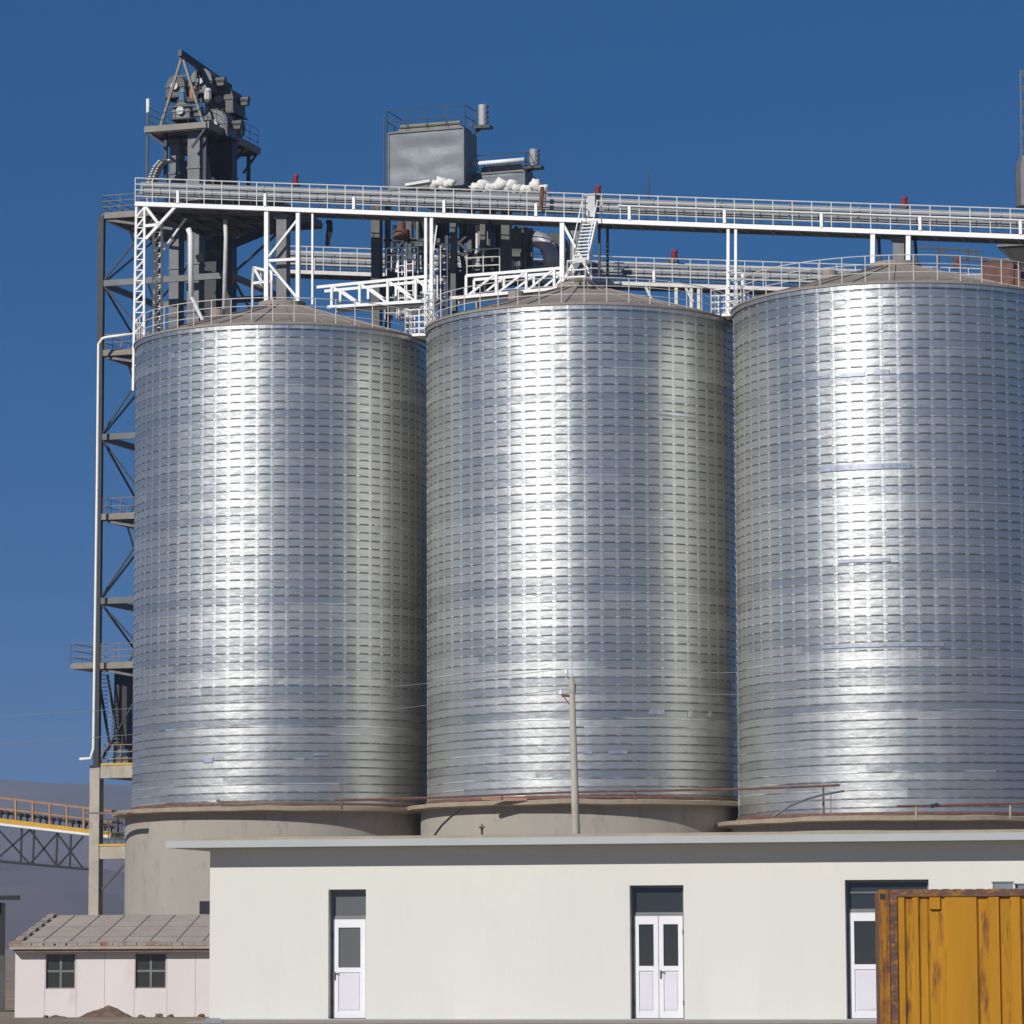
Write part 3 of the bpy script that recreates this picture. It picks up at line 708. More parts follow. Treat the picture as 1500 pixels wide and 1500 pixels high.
# ---------------------------------------------------------------- filter house (grey box) and its lower neighbour
def filter_house(x0, x1, yt, yb, v, dep, label, rail_y, vent):
    t = empty('filter_house', label, 'machine house', Q(x0, yb, v), 'sheet-metal filter houses above the gallery')
    a = Q(x0, yb, v); b_ = Q(x1, yb, v); w = (b_-a).dot(U); zt_ = Q((x0+x1)/2, yt, v).z; zb_ = (a.z+b_.z)/2; a.z = zb_
    h = zt_-zb_; mb = MB(); nu, nz_ = 14, 12
    # front face buckled: a grid of verts pushed in and out
    base = len(mb.v)
    for j in range(nz_+1):
        for i in range(nu+1):
            x, z_ = i/nu, j/nz_
            e = 0 if i in (0,nu) or j in (0,nz_) else .06*noise.noise(Vector((x*w*1.1, z_*h*1.3, x0)))
            mb.v.append(a + U*(x*w) + Z*(z_*h) + V*e)
    for j in range(nz_):
        for i in range(nu):
            q = base+j*(nu+1)+i; mb.f.append([q, q+1, q+nu+2, q+nu+1]); mb.m.append(0)
    B0 = len(mb.v)
    for vv in (.001, dep):
        for (x, z_) in ((0,0),(w,0),(w,h),(0,h)): mb.v.append(a+U*x+V*vv+Z*z_)
    for f in ((0,4,5,1),(1,5,6,2),(2,6,7,3),(3,7,4,0),(4,7,6,5)): mb.f.append([B0+i for i in f]); mb.m.append(0)
    ho = part('housing', mb, M['sheet'], t, smooth=True); ho.data.set_sharp_from_angle(angle=R(40))
    mb = MB()
    for (x, s) in ((0,-.02),(w,.02)): mb.bar(a+U*(x+s)-V*.02, a+U*(x+s)-V*.02+Z*h, .06)
    mb.bar(a-V*.03+Z*h, a+U*w-V*.03+Z*h, .08); mb.bar(a-V*.03, a+U*w-V*.03, .08)
    part('corner_trim', mb, M['mid'], t)
    mb = MB().obox(a+U*(w/2+.1)+V*(dep/2)+Z*(h+.1), U*(w*.42), V*(dep*.4), Z*.1)
    for i in range(7): mb.tube([a+U*(w*(.15+.12*i))+V*.3+Z*(h+.2), a+U*(w*(.15+.12*i))+V*.3+Z*(h+.34)], .11, 8)
    mb.tube([a+U*.5+V*.2+Z*(h+.3), a+U*(w-.2)+V*.2+Z*(h+.3)], .1, 8)
    part('valve_manifold', mb, M['platform'], t)
    hh = Q((x0+x1)/2, rail_y, v).z - zt_
    rails(t, [a+V*dep+Z*h-U*.1, a+Z*h-U*.1, a+U*(w+.1)+Z*h, a+U*(w+.1)+V*dep+Z*h], hh, 'steel', 2, .02, pitch=.95)
    part('ladder', MB().bar(a-U*.25, a-U*.25+Z*(h+.8), .04).bar(a-U*.25+V*.4, a-U*.25+V*.4+Z*(h+.8), .04), M['dark'], t)
    # air receiver with valves at the corner
    vx, vy0, vy1 = vent
    mb = MB().tube([Q(vx,vy1,v+.8), Q(vx,vy0,v+.8)], .2, 12)
    part('air_tank', mb, M['galvlight'], t, smooth=False)
    for i in range(4): c = Q(vx+4, lerp(vy0,vy1,(i+.3)/4), v+.8); part('valve', MB().obox(c, U*.12, V*.1, Z*.06), M['dark'], t); part('valve', MB().obox(c-U*.3, U*.1, V*.05, Z*.05), M['dark'], t)
    mb = MB(); c = Q(vx+1, vy1+3, v+.8); mb.obox(c, U*.4, V*.25, Z*.06); mb.bar(c, Q(vx-14, vy1+12, v+.8), .08); mb.bar(c, c-U*.7+Z*.2, .1)
    part('tank_bracket', mb, M['dark'], t)
    return t
filter_house(570, 679, 191, 274, 3.2, 1.9, 'tall buckled grey sheet-metal filter house with railed roof above the gallery', 158, (707,154,184))
filter_house(694, 768, 253, 286, 4.5, 1.8, 'low grey filter house with a white pipe right of the tall one', 226, (782,219,243))
solo('air_pipe', MB().tube([Q(693,240.5,4.3), Q(768,234,4.3)], .11, 10), M['white'], 'white horizontal pipe above the low grey filter house', 'pipe', smooth=True)
# white sacks behind the gallery
sk = [(636,271,.26),(646,268,.3),(655,271,.24),(661,268,.2),(650,273,.26),(697,275,.26),(708,271,.3),(716,275,.24),(725,274,.24),(735,271,.34),(743,276,.26),(750,271,.28),(757,276,.24),(768,277,.2),(785,272,.32),(797,277,.24),(776,277,.22)]
for i, (px, py, r_) in enumerate(sk):
    c = Q(px, py, 2.2)
    where = 'in front of the tall filter house' if px < 680 else 'in front of the low filter house'
    o = solo('sack', MB().blob(c, r_*1.05, r_, r_*.9, i, .3), M['foam'], 'bulging white sack in the heap ' + where, 'sack', loc=c, group='white sacks ' + where, smooth=True)
# shelf the sacks rest on, and folded sheet
a = Q(608, 281, 1.6); b_ = Q(803, 286, 1.6)
sh = empty('machine_deck', 'deck under the filter houses carried on dark posts behind the gallery', 'platform', a)
part('deck_plate', MB().bar(lerp(a,b_,.5)-(b_-a)*.62+V*2.2, b_+V*2.2, 4.4, .12), M['mid'], sh)
part('folded_sheet', MB().bar(Q(596,272,2.0), Q(632,266,2.0), .5, .12), M['foam'], sh)
for px, v, w, yb in ((552,3.4,.42,490),(568,4.2,.22,480),(588,4.4,.16,470),(655,4.2,.16,470),(665,2.8,.26,470),(690,4.5,.3,440),(708,3.2,.26,440),(742,3.2,.4,420),(720,5.5,.35,420),(766,2.6,.12,400),(600,6.5,.3,480)):
    p = Q(px, 288, v); part('post', MB().bar(p-Z*.0, Q(px, yb, v), w), M['steel'] if w > .2 else M['dark'], sh)
mb = MB()
for (xa,ya,xb,yb) in ((566,380,600,345),(655,372,708,372),(655,340,690,372),(690,340,655,372),(562,352,640,352),(660,395,742,390)): mb.bar(Q(xa,ya,4.2), Q(xb,yb,4.2), .1)
part('brace', mb, M['dark'], sh)
part('lower_floor', MB().obox(Q(640,412,5.0), U*3.3, V*1.6, Z*.1), M['dark'], sh)
rails(sh, [Q(597,392,3.2), Q(655,394,3.2)], 1.15, 'rail', 3, .03, pitch=.9)
rails(sh, [Q(684,402,1.5), Q(732,400,1.5)], 1.15, 'rail', 3, .03, pitch=.9)
rails(sh, [Q(566,404,2.6), Q(612,402,2.6)], 1.3, 'white', 4, .03, pitch=.7)
for i, (px, y0, y1, v, r_, mm) in enumerate(((612,322,430,4.8,.1,'mid'),(622,330,470,5.4,.16,'steel'),(636,326,400,4.4,.07,'rail'),(648,330,452,5.8,.2,'mid'),(676,328,440,5.4,.12,'mid'),(699,330,420,4.0,.08,'rail'),(728,330,400,5.8,.22,'steel'),(756,332,392,5.0,.1,'mid'),(578,330,468,4.9,.1,'rail'),(776,335,392,5.2,.16,'steel'))):
    bend = 6*math.sin(i*2.1)
    part('down_pipe', MB().tube([Q(px,y0,v), Q(px,lerp(y0,y1,.4),v), Q(px+bend,lerp(y0,y1,.62),v), Q(px+bend,y1,v)], r_, 10), M[mm], sh)
mb = MB()
for (xa,xb,y,v) in ((560,700,352,5.0),(655,780,372,4.7),(566,742,402,4.0),(560,700,432,4.2),(572,640,455,3.6)): mb.bar(Q(xa,y,v), Q(xb,y+1,v), .14, .2)
part('cross_beam', mb, M['steel'], sh)
for (xa,xb,ya,yb,v,mm) in ((664,735,404,438,5.4,'dark'),(596,628,404,436,5.2,'steel'),(704,722,340,362,4.2,'mid'),(648,664,380,398,4.0,'galv'),(612,624,356,372,4.0,'mid')):
    a, b_ = Q(xa,yb,v), Q(xb,ya,v); part('equipment_cabinet', MB().obox((a+b_)/2, U*((b_-a).dot(U)/2), V*.4, Z*((b_.z-a.z)/2)), M[mm], sh)
rails(sh, [Q(564,470,2.8), Q(598,470,2.8)], 1.1, 'rail', 3, .03, pitch=.6)
# ladder frames in the gap
for px, v, y0, y1 in ((640,.3,360,480),(650,.5,360,470),(600,2.0,372,470),(588,2.0,375,470)):
    a = Q(px, y0, v); b_ = Q(px+1, y1, v); mb = MB()
    for s in (-.16,.16): mb.bar(a+U*s, b_+U*s, .05)
    n = int((a-b_).length/.3)
    for i in range(n): c = lerp(a,b_,(i+.5)/n); mb.bar(c-U*.16, c+U*.16, .035)
    solo('access_ladder', mb, M['white'], {640:'white access ladder just right of the gallery posts between two silos',650:'rightmost white access ladder between the left and middle silos',600:'white access ladder behind the left truss walkway',588:'leftmost white access ladder behind the left truss walkway'}[px], 'ladder', group='white access ladders between the silos')
# hoppers and duct elbow beneath the deck
def hopper(px0, px1, y0, y1, v, dep, label, m='galv'):
    a = Q(px0,y0,v); b_ = Q(px1,y0,v); w = (b_-a).length/2; c = (a+b_)/2; zt_ = c.z; zb_ = Q((px0+px1)/2,y1,v).z
    t = empty('hopper', label, 'hopper', c-Z*(zt_-zb_)); mb = MB()
    top = [c+U*sx*w+V*(dep/2+sy*dep/2) for sx,sy in ((-1,-1),(1,-1),(1,1),(-1,1))]
    bot = [c-Z*(zt_-zb_)+U*sx*.18+V*(dep/2+sy*.18) for sx,sy in ((-1,-1),(1,-1),(1,1),(-1,1))]
    mb.add(top+bot, [(0,1,2,3),(4,7,6,5),(0,4,5,1),(1,5,6,2),(2,6,7,3),(3,7,4,0)])
    part('funnel', mb, M[m], t)
    mb = MB(); 
    for i in range(4): mb.bar(top[i], top[(i+1)%4], .1); mb.bar(top[i], bot[i], .06)
    part('rim', mb, M['mid'], t)
    part('outlet', MB().tube([c-Z*(zt_-zb_-.05)+V*dep/2, c-Z*(zt_-zb_+.5)+V*dep/2], .2, 10), M['mid'], t)
hopper(740, 772, 336, 388, 4.6, 1.2, 'grey funnel hopper under the low filter house', 'mid')
hopper(602, 640, 318, 366, 4.8, 1.6, 'dark funnel hopper under the tall filter house', 'steel')
hopper(668, 700, 322, 352, 5.2, 1.6, 'small dark hopper between the two filter houses', 'steel')
el_pts = [Q(784,350,3.4), Q(795,353,3.4), Q(803,360,3.4), Q(807,372,3.4), Q(808,392,3.4)]
solo('duct_elbow', MB().tube(el_pts, .38, 16), M['galvlight'], 'round grey duct elbow bending down behind the middle silo roof', 'duct', smooth=True)
solo('exhaust_fan', MB().tube([Q(812,362,3.9)-V*.3, Q(812,362,3.9)+V*.3], .62, 20).obox(Q(822,380,3.9), U*.35, V*.3, Z*.5), M['dark'], 'dark round fan casing beside the grey duct elbow', 'fan')
solo('valve_drum', MB().tube([Q(588,350,3.4), Q(588,338,3.4)], .4, 14).tube([Q(588,338,3.4), Q(588,326,3.4)], .2, 10).obox(Q(590,346,3.0), U*.15, V*.1, Z*.1), M['rust'], 'small rusty brown valve drum under the tall filter house', 'valve')
# hanging tarp
mb = MB(); n = 10
for i in range(n+1):
    f = i/n; y = 322+f*38; w = (5.5-3*abs(f-.35))*(1+.3*noise.noise(Vector((f*6,0,0)))); cx_ = 482+1.5*math.sin(f*5)
    for dv in (-.05,.08): mb.v += [Q(cx_-w, y, .4+dv), Q(cx_+w*.8, y, .5+dv)]
for i in range(n):
    o = i*4; q = o+4; mb.f += [[o,o+1,q+1,q],[o+2,q+2,q+3,o+3],[o,q,q+2,o+2],[o+1,o+3,q+3,q+1]]; mb.m += [0]*4
mb.f += [[0,2,3,1],[n*4,n*4+1,n*4+3,n*4+2]]; mb.m += [0]*2
solo('hanging_tarp', mb, M['blackcloth'], 'black cloth bundle hanging under the upper gallery over the left silo', 'tarp')
# small white cage frame on the left silo roof
t = empty('roof_frame', 'small white frame standing on the left silo roof beside the gallery posts', 'frame', Q(370, 416, 2.0))
mb = MB(); z1 = Q(372,392,2.0); z2 = Q(398,398,2.0); z3 = Q(370,415,2.0); z4 = Q(398,412,2.0)
for dv in (0,1.0):
    for a, b in ((z1,z2),(z3,z4),(z1,z3),(z2,z4),(z3,z1),(z1,lerp(z3,z4,.5))): mb.bar(a+V*dv, b+V*dv, .12)
for a in (z1,z2,z3,z4): mb.bar(a, a+V*1.0, .1)
part('cage', mb, M['white'], t)
for q in (z3, z4): part('leg', MB().bar(q, q-Z*1.6, .1), M['rail'], t)
# rusty housing and mast at the right edge
t = empty('discharge_housing', 'rusty brown discharge housing behind the right silo roof', 'housing', Q(1470, 420, 9))
part('housing_body', MB().obox(Q(1466,404,9.0), U*.75, V*.8, Z*.55).obox(Q(1490,412,9.0), U*.8, V*.7, Z*.45), M['rust'], t)
part('lid', MB().obox(Q(1466,404,9.0)+Z*.6, U*.8, V*.85, Z*.05), M['board'], t)
mb = MB()
for (xa,ya,xb,yb) in ((1330,361,1440,368),(1375,364,1375,392),(1417,366,1417,392),(1375,364,1404,388),(1417,366,1450,385),(1395,380,1500,384)): mb.bar(Q(xa,ya,6), Q(xb,yb,6), .09)
solo('pipe_frame', mb, M['dark'], 'thin dark pipe frame under the gallery above the right silo', 'frame')
hopper(1462, 1530, 358, 390, 3.0, 1.5, 'dark hopper under the gallery at the right edge', 'steel')
t = empty('vent_stack', 'grey vent stack with tapering top at the right edge of the photo', 'stack', Q(1502, 303, 4))
a = Q(1488,303,4); b_ = Q(1520,303,4); zt_ = Q(1488,245,4).z
part('stack_body', MB().tube([(a+b_)/2, (a+b_)/2+Z*(zt_-a.z)], (b_-a).length/2, 10).tube([(a+b_)/2+Z*(zt_-a.z), (a+b_)/2+Z*(zt_-a.z+.5)], (b_-a).length/2, 10, r2=.28), M['mid'], t)
t = empty('lattice_mast', 'slim grey lattice mast rising at the right edge of the photo', 'mast', Q(1500, 232, 4))
for x0, dv in ((1495,0),(1512,0),(1503,.5)): part('mast_leg', MB().bar(Q(x0+1,232,4)+V*dv-Z*2, Q(x0,102,4)+V*dv, .07), M['steel'], t)
mb = MB()
for y in range(105, 232, 22): mb.bar(Q(1495,y,4), Q(1512,y,4), .05); mb.bar(Q(1495,y,4), Q(1512,y+22,4), .035)
part('mast_lacing', mb, M['steel'], t)

# ---------------------------------------------------------------- rusty handrail pipes at silo feet
def slim(px, py, Y): return P(px, py, Y)
t = empty('rusty_handrail', 'long rusty pipe rail crossing in front of the left and middle silo feet', 'handrail', P(1208,1192,148))
part('pipe', MB().tube([P(x, 1171.5-(x-490)*.0285+1.2*math.sin(x*.013), 152-(x-490)*.005) for x in range(490,1231,37)], .055, 6), M['rust'], t)
for px, y1 in ((1206,1193),(735,1172),(930,1172),(500,1186)): part('rail_post', MB().bar(P(px, 1171.5-(px-490)*.0285, 152-(px-490)*.005), P(px+.6, y1, 152-(px-490)*.005), .07), M['rust'], t)
t = empty('rusty_handrail', 'short rusty pipe rail before the right silo foot at the photo edge', 'handrail', P(1400,1200,146))
part('pipe', MB().tube([P(1314,1181,146), P(1370,1180,146), P(1440,1178,146), P(1540,1176,146)], .06, 6), M['rust'], t)
for px in (1342, 1480): part('rail_post', MB().bar(P(px,1180,146), P(px,1199,146), .08), M['coping'], t)
part('coupling', MB().obox(P(1369,1180,146), Vector((.16,0,.04)), Vector((0,.08,0)), Vector((-.02,0,.07))), M['dark'], t)
solo('bent_tube', MB().tube([P(1133,1196,148), P(1156,1181,148), P(1180,1171,148), P(1205,1164,148), P(1237,1158.5,148)], .05, 6), M['mid'], 'bent grey tube leaning at the left foot of the right silo', 'tube')
solo('short_stake', MB().bar(P(1217,1163,148), P(1217,1194,148), .03), M['mid'], 'thin grey stake at the foot of the right silo beside the rail post', 'stake')
solo('slab_debris', MB().bar(P(320,1175.5,161), P(378,1175,161), .1, .16).bar(P(318,1172,161), P(326,1178,161), .14), M['board'], 'pale plank and bracket lying on the left silo slab', 'plank')
solo('orange_plank', MB().bar(P(707,1170,156.6), P(772,1171,156.4), .16, .1), M['orange'], 'orange plank lying on the middle silo slab left of the utility pole', 'plank')
solo('scaffold_plank', MB().bar(P(128,1191,166), P(190,1191.5,163), .25, .08), M['board'], 'dark plank joining the concrete legs and the left silo slab', 'plank')
solo('hanging_cable', MB().tube([P(677,1184,155.2), P(662,1195,155.3), P(647,1209,155.7), P(634,1227,156.5)], .045, 5), M['blackcloth'], 'black cable curving down the left side of the middle silo base', 'cable')
mb = MB().box(P(293,1339,158.0)-Vector((0,.3,0)), P(312,1320,158.0)+Vector((0,1.8,0)))
solo('drum_hatch', mb, M['dark'], 'dark square hatch in the left silo concrete base just above the hut roof', 'hatch')

# ---------------------------------------------------------------- utility pole and wires
PY = 100.0
up = empty('utility_pole', 'tapered concrete utility pole standing before the middle silo', 'utility pole', Vector((P(849,1222,PY).x, PY, -.6)))
pb = P(850,1300,PY); pb.z = -.7; pb.x = P(850,1240,PY).x
part('pole_shaft', MB().tube([pb, P(837.5,993,PY)], .15, 16, r2=.075), M['concleg'], up, smooth=True)
part('cross_arm', MB().bar(P(822,1019,PY), P(840,1020,PY), .06).bar(P(826,1021,PY), P(838,1036,PY), .03), M['rust'], up)
for px, py in ((829.5,982),(821.5,1012)):
    c = P(px,py,PY); part('insulator', MB().tube([c-Z*.09, c+Z*.03], .055, 8, r2=.03).tube([c-Z*.22, c-Z*.07], .012, 5), M['white'], up)
part('pin_bracket', MB().bar(P(830,990,PY), P(838,1000,PY), .03).bar(P(841,1002,PY), P(841,1014,PY), .08), M['mid'], up)
for i, (y0, yl, yr) in enumerate(((980,1052,976),(1010,1094,1012))):
    a = P(829 if i == 0 else 821, y0, PY)
    pts = []
    for (tx, ty, TYY, sag) in ((-60, yl, 128, 8), (1560, yr, 92, 7)):
        e = P(tx, ty, TYY); q = [lerp(a, e, k/16) - Z*(sag*PY/F*4*(k/16)*(1-k/16)) for k in range(17)]
        pts = q[::-1] if not pts else pts + q[1:]
    solo('overhead_wire', MB().tube(pts, .008, 4), M['cable'], ('upper' if i == 0 else 'lower') + ' thin overhead wire strung from the utility pole across the silos', 'wire', group='overhead wires')
solo('roof_vent', MB().tube([P(706,1226,86), P(706,1211,86)], .03, 6).obox(P(706,1212,86), Vector((.07,0,0)), Vector((0,.07,0)), Z*.02).tube([P(706,1210,86), P(706,1206.5,86)], .04, 6, r2=.005), M['rust'], 'small rusty vent pin poking above the white building roof', 'vent')

# ---------------------------------------------------------------- white building
YL, YR = 78.0, 74.4
FL = P(307,1400,YL); FR = P(1500,1400,YR); FR.z = FL.z
FU = (FR-FL); FU.z = 0; FU.normalize(); FN = Vector((FU.y,-FU.x,0))   # FN towards the viewer
def W(px, py, off=0): return PL(px, py, FL + FN*off, FN)
bl = empty('white_building', 'long low cream building with a flat projecting roof in front of the silos', 'building', Vector((FL.x, FL.y, 0)))
zroof = (W(307,1247).z + W(1400,1228).z)/2 + .0
ops = [(481,536,1303,1503),(923,1002,1297,1503),(1239,1362,1289,1503)]
def uo(px, py=1400): return (W(px,py)-FL).dot(FU)
LEN = uo(1500)+9; DEP = 7.5; z0 = -.35; TH = .3
xs = sorted([0, LEN] + [uo(a) for o in ops for a in o[:2]])
def G(u, off, z): q = FL + FU*u + FN*off; q.z = z; return q
def wbox(mb, u0, u1, o0, o1, za, zb_, m=0): return mb.obox(G((u0+u1)/2, (o0+o1)/2, (za+zb_)/2), FU*((u1-u0)/2), FN*((o1-o0)/2), Z*((zb_-za)/2), m)
mb = MB(); x = 0
for (a, b, yt, yb) in ops:
    ua, ub = uo(a), uo(b); zt_ = W(a, yt).z
    wbox(mb, x, ua, -TH, 0, z0, zroof); wbox(mb, ua, ub, -TH, 0, zt_, zroof); x = ub
wbox(mb, x, LEN, -TH, 0, z0, zroof)
wbox(mb, 0, TH, -DEP, -TH, z0, zroof); wbox(mb, LEN-TH, LEN, -DEP, -TH, z0, zroof); wbox(mb, TH, LEN-TH, -DEP, -DEP+TH, z0, zroof)
wbox(mb, TH, LEN-TH, -DEP+TH, -TH, -.02, .03)
part('wall', mb, M['plaster'], bl)
mb = MB(); OH = .62; ft = .15
wbox(mb, -.78, LEN+.5, -DEP-.4, OH, zroof+.003, zroof+ft)
rf = part('roof', mb, M['fascia'], bl)
mb = MB(); wbox(mb, -.3, LEN+.3, -DEP, OH-.35, zroof+ft+.002, zroof+ft+.07); part('roof_coping', mb, M['coping'], rf)
mb = MB(); wbox(mb, -.02, LEN, 0, .02, z0, .03); part('plinth', mb, M['fascia'], bl)
def door(px0, px1, yt, ytr, leaves, label_, panesplit=False):
    ua, ub = uo(px0), uo(px1); zt_ = W(px0, yt).z; ztr = W(px0, ytr).z; rec = -.2
    d = part('door', MB().add([],[]), M['pvc'], bl); bpy.data.objects.remove(d)
    # frame of the opening
    mb = MB(); fw = .05
    wbox(mb, ua, ua+fw, rec-.06, rec, .0, zt_); wbox(mb, ub-fw, ub, rec-.06, rec, .0, zt_); wbox(mb, ua+fw, ub-fw, rec-.06, rec, zt_-fw, zt_); wbox(mb, ua+fw, ub-fw, rec-.06, rec, ztr-.02, ztr+fw)
    fr = part('door_frame', mb, M['reveal'] , bl); 
    mb = MB(); wbox(mb, ua+fw, ub-fw, rec-.05, rec-.03, ztr+fw, zt_-fw); part('transom_pane', mb, M['glassrefl'] if leaves == 1 else M['glass'], fr)
    if px0 > 1200:
        mb = MB(); zz_ = lerp(ztr, zt_, .6); wbox(mb, ua+fw, ub-fw, rec-.03, rec+.002, zz_-.02, zz_+.02); part('transom_bar', mb, M['mid'], fr)
    wv = (ub-ua-2*fw)/leaves
    for k in range(leaves):
        a = ua+fw+k*wv+.006; b = a+wv-.012; s = .095 if leaves > 1 else .11
        zm = lerp(0, ztr, .49); mb = MB(); r0, r1 = rec-.04, rec+.012; zb_ = .04; zt2 = ztr-.025
        wbox(mb, a, a+s, r0, r1, zb_, zt2); wbox(mb, b-s, b, r0, r1, zb_, zt2)
        wbox(mb, a+s, b-s, r0, r1, zt2-.17, zt2); wbox(mb, a+s, b-s, r0, r1, zb_, zb_+.13); wbox(mb, a+s, b-s, r0, r1, zm-.05, zm+.05)
        dd = part('door', mb, M['pvc'], bl)
        if k == leaves-1: dd['label'] = label_
        mb = MB(); wbox(mb, a+s, b-s, r0+.01, r0+.02, zm+.05, zt2-.17); part('window_pane', mb, M['glassrefl'] if leaves == 1 else M['glass'], dd)
        mb = MB(); wbox(mb, a+s, b-s, r0+.005, r0+.03, zb_+.13, zm-.05); wbox(mb, a+s+.03, b-s-.03, r0+.03, r0+.042, zb_+.17, zm-.09); part('lower_panel', mb, M['pvcpanel'], dd)
        if leaves == 1 or k % 2 == 1:
            mb = MB(); wbox(mb, a+.02, a+.05, r1, r1+.03, zm-.2, zm-.04); wbox(mb, a+.03, a+.12, r1+.02, r1+.035, zm-.08, zm-.06); part('handle', mb, M['mid'], dd)
        mb = MB()
        for zh in (.35, ztr-.35): wbox(mb, (a-.012) if k % 2 == 0 else b-.004, (a+.004) if k % 2 == 0 else b+.012, r1, r1+.02, zh-.05, zh+.05)
        part('hinge', mb, M['mid'], dd)
door(481, 536, 1303, 1345, 1, 'single white door with one glazed pane')
door(923, 1002, 1297, 1340, 2, 'white double door leaf with a handle')
door(1239, 1362, 1289, 1335, 2, 'white door leaf of the wide doorway')
# interior back wall partitions so glass looks into a dim room
# ---------------------------------------------------------------- yellow container
CY = 62.0
k0 = P(1287,1303,CY); 
ct = empty('shipping_container', 'rusty yellow corrugated shipping container at the lower right in front of the building', 'container', Vector((k0.x, k0.y, 0)))
CU = Vector((math.cos(R(-4)), math.sin(R(-4)), 0)); CN = Vector((CU.y,-CU.x,0)); zt_ = k0.z
def K(u, o, z): q = Vector((k0.x,k0.y,0)) + CU*u + CN*o; q.z = z; return q
def kb(mb, u0, u1, o0, o1, a, b, m=0): return mb.obox(K((u0+u1)/2,(o0+o1)/2,(a+b)/2), CU*((u1-u0)/2), CN*((o1-o0)/2), Z*((b-a)/2), m)
M['cont'] = mat('container_paint', (.45,.21,.012), .65, 0, .14, 1.5, bump=.004, bscale=10, stain=(.20,.085,.03), stain_amt=.9, stretch=7, stain_scale=8, stain_lo=.585, spec=.2)
M['cont2'] = mat('container_paint_worn', (.42,.20,.012), .7, 0, .22, 2, bump=.008, bscale=14, stain=(.16,.062,.028), stain_amt=.95, stretch=6, stain_scale=7, stain_lo=.50, spec=.2)
M['contpost'] = mat('rusted_yellow_post', (.36,.155,.012), .7, 0, .2, 3, bump=.008, bscale=12, stain=(.115,.052,.035), stain_amt=.95, stretch=4, stain_scale=9, stain_lo=.46, spec=.2)
M['contrust'] = mat('rusted_container_edge', (.135,.075,.06), .75, 0, .3, 3, bump=.008, bscale=12, stain=(.40,.18,.02), stain_amt=.9, stretch=.4, stain_scale=4, stain_lo=.5, spec=.2)
CL = 6.06; cb = -.1
mb = MB(); kb(mb, 0, .17, -.16, .0, cb, zt_-.0); part('corner_post', mb, M['contpost'], ct)
mb = MB(); kb(mb, .17, .27, -.14, -.02, cb, zt_-.002); part('post_web', mb, M['contrust'], ct)
mb = MB(); kb(mb, .02, .10, .003, .012, zt_-.16, zt_-.07, 0); part('corner_slot', mb, M['dark'], ct)
mb = MB(); kb(mb, .27, .30, -.08, .03, cb, zt_-.12); part('edge_strip', mb, M['contrust'], ct)
mb = MB(); kb(mb, .27, CL, -.14, .02, zt_-.12, zt_-.005)
for i in range(30): kb(mb, .3+i*.19, .3+i*.19+.12, -.13, .015, zt_-.006, zt_+.006*random.random()+.001)
part('top_rail', mb, M['contrust'], ct)
# corrugated side: trapezoid folds, one flat panel
cor = [(.30,0),(.42,0),(.455,-.035),(.54,-.035),(.575,0),(.65,0),(.685,-.035),(.80,-.035),(.84,-.06),(1.0,-.06),(1.03,-.035),(1.08,-.035),(1.11,-.0),(1.62,0),(1.66,-.045),(1.80,-.045),(1.83,0),(1.99,0),(2.02,-.045),(2.16,-.045),(2.19,0),(2.34,0),(2.38,-.045),(2.52,-.045),(2.55,0)]
u_ = 2.55
while u_ < CL-.4: cor += [(u_+.16,0),(u_+.19,-.045),(u_+.33,-.045),(u_+.36,0)]; u_ += .36
mb = MB(); 
for (u0, o0) in cor: mb.v += [K(u0, o0, cb), K(u0, o0, zt_-.12)]
for i in range(len(cor)-1): mb.f.append([2*i, 2*i+2, 2*i+3, 2*i+1]); mb.m.append(0 if cor[i][1] == 0 and cor[i+1][1] == 0 and not 1.6 > cor[i][0] > 1.7 else 1)
part('side_panel', mb, [M['cont'], M['cont2']], ct)
mb = MB(); kb(mb, .0, .04, -2.4, -.16, cb, zt_-.05); kb(mb, CL-.04, CL, -2.4, -.15, cb, zt_-.05); kb(mb, .04, CL-.04, -2.4, -2.36, cb, zt_-.05); part('end_panel', mb, M['contrust'], ct)
mb = MB(); kb(mb, .04, CL-.04, -2.36, -.14, zt_-.06, zt_-.02); part('roof_sheet', mb, M['contrust'], ct)
mb = MB(); kb(mb, .84, 1.02, -.055, .0, zt_-.33, zt_-.125); part('vent_cover', mb, M['cont'], ct)
mb = MB(); kb(mb, 1.98, 2.3, -1.4, -1.0, zt_-.02, zt_+.12); kb(mb, 1.96, 2.32, -1.42, -.98, zt_+.12, zt_+.14)
solo('roof_box', mb, M['grey'], 'small grey box resting on the yellow container roof', 'box')
mb = MB(); kb(mb, 2.36, 2.75, -1.4, -1.1, zt_-.02, zt_+.09)
kb(mb, 2.34, 2.77, -1.42, -1.08, zt_+.09, zt_+.105)
solo('roof_box', mb, M['grey'], 'low grey box beside the first one on the container roof at the photo edge', 'box')

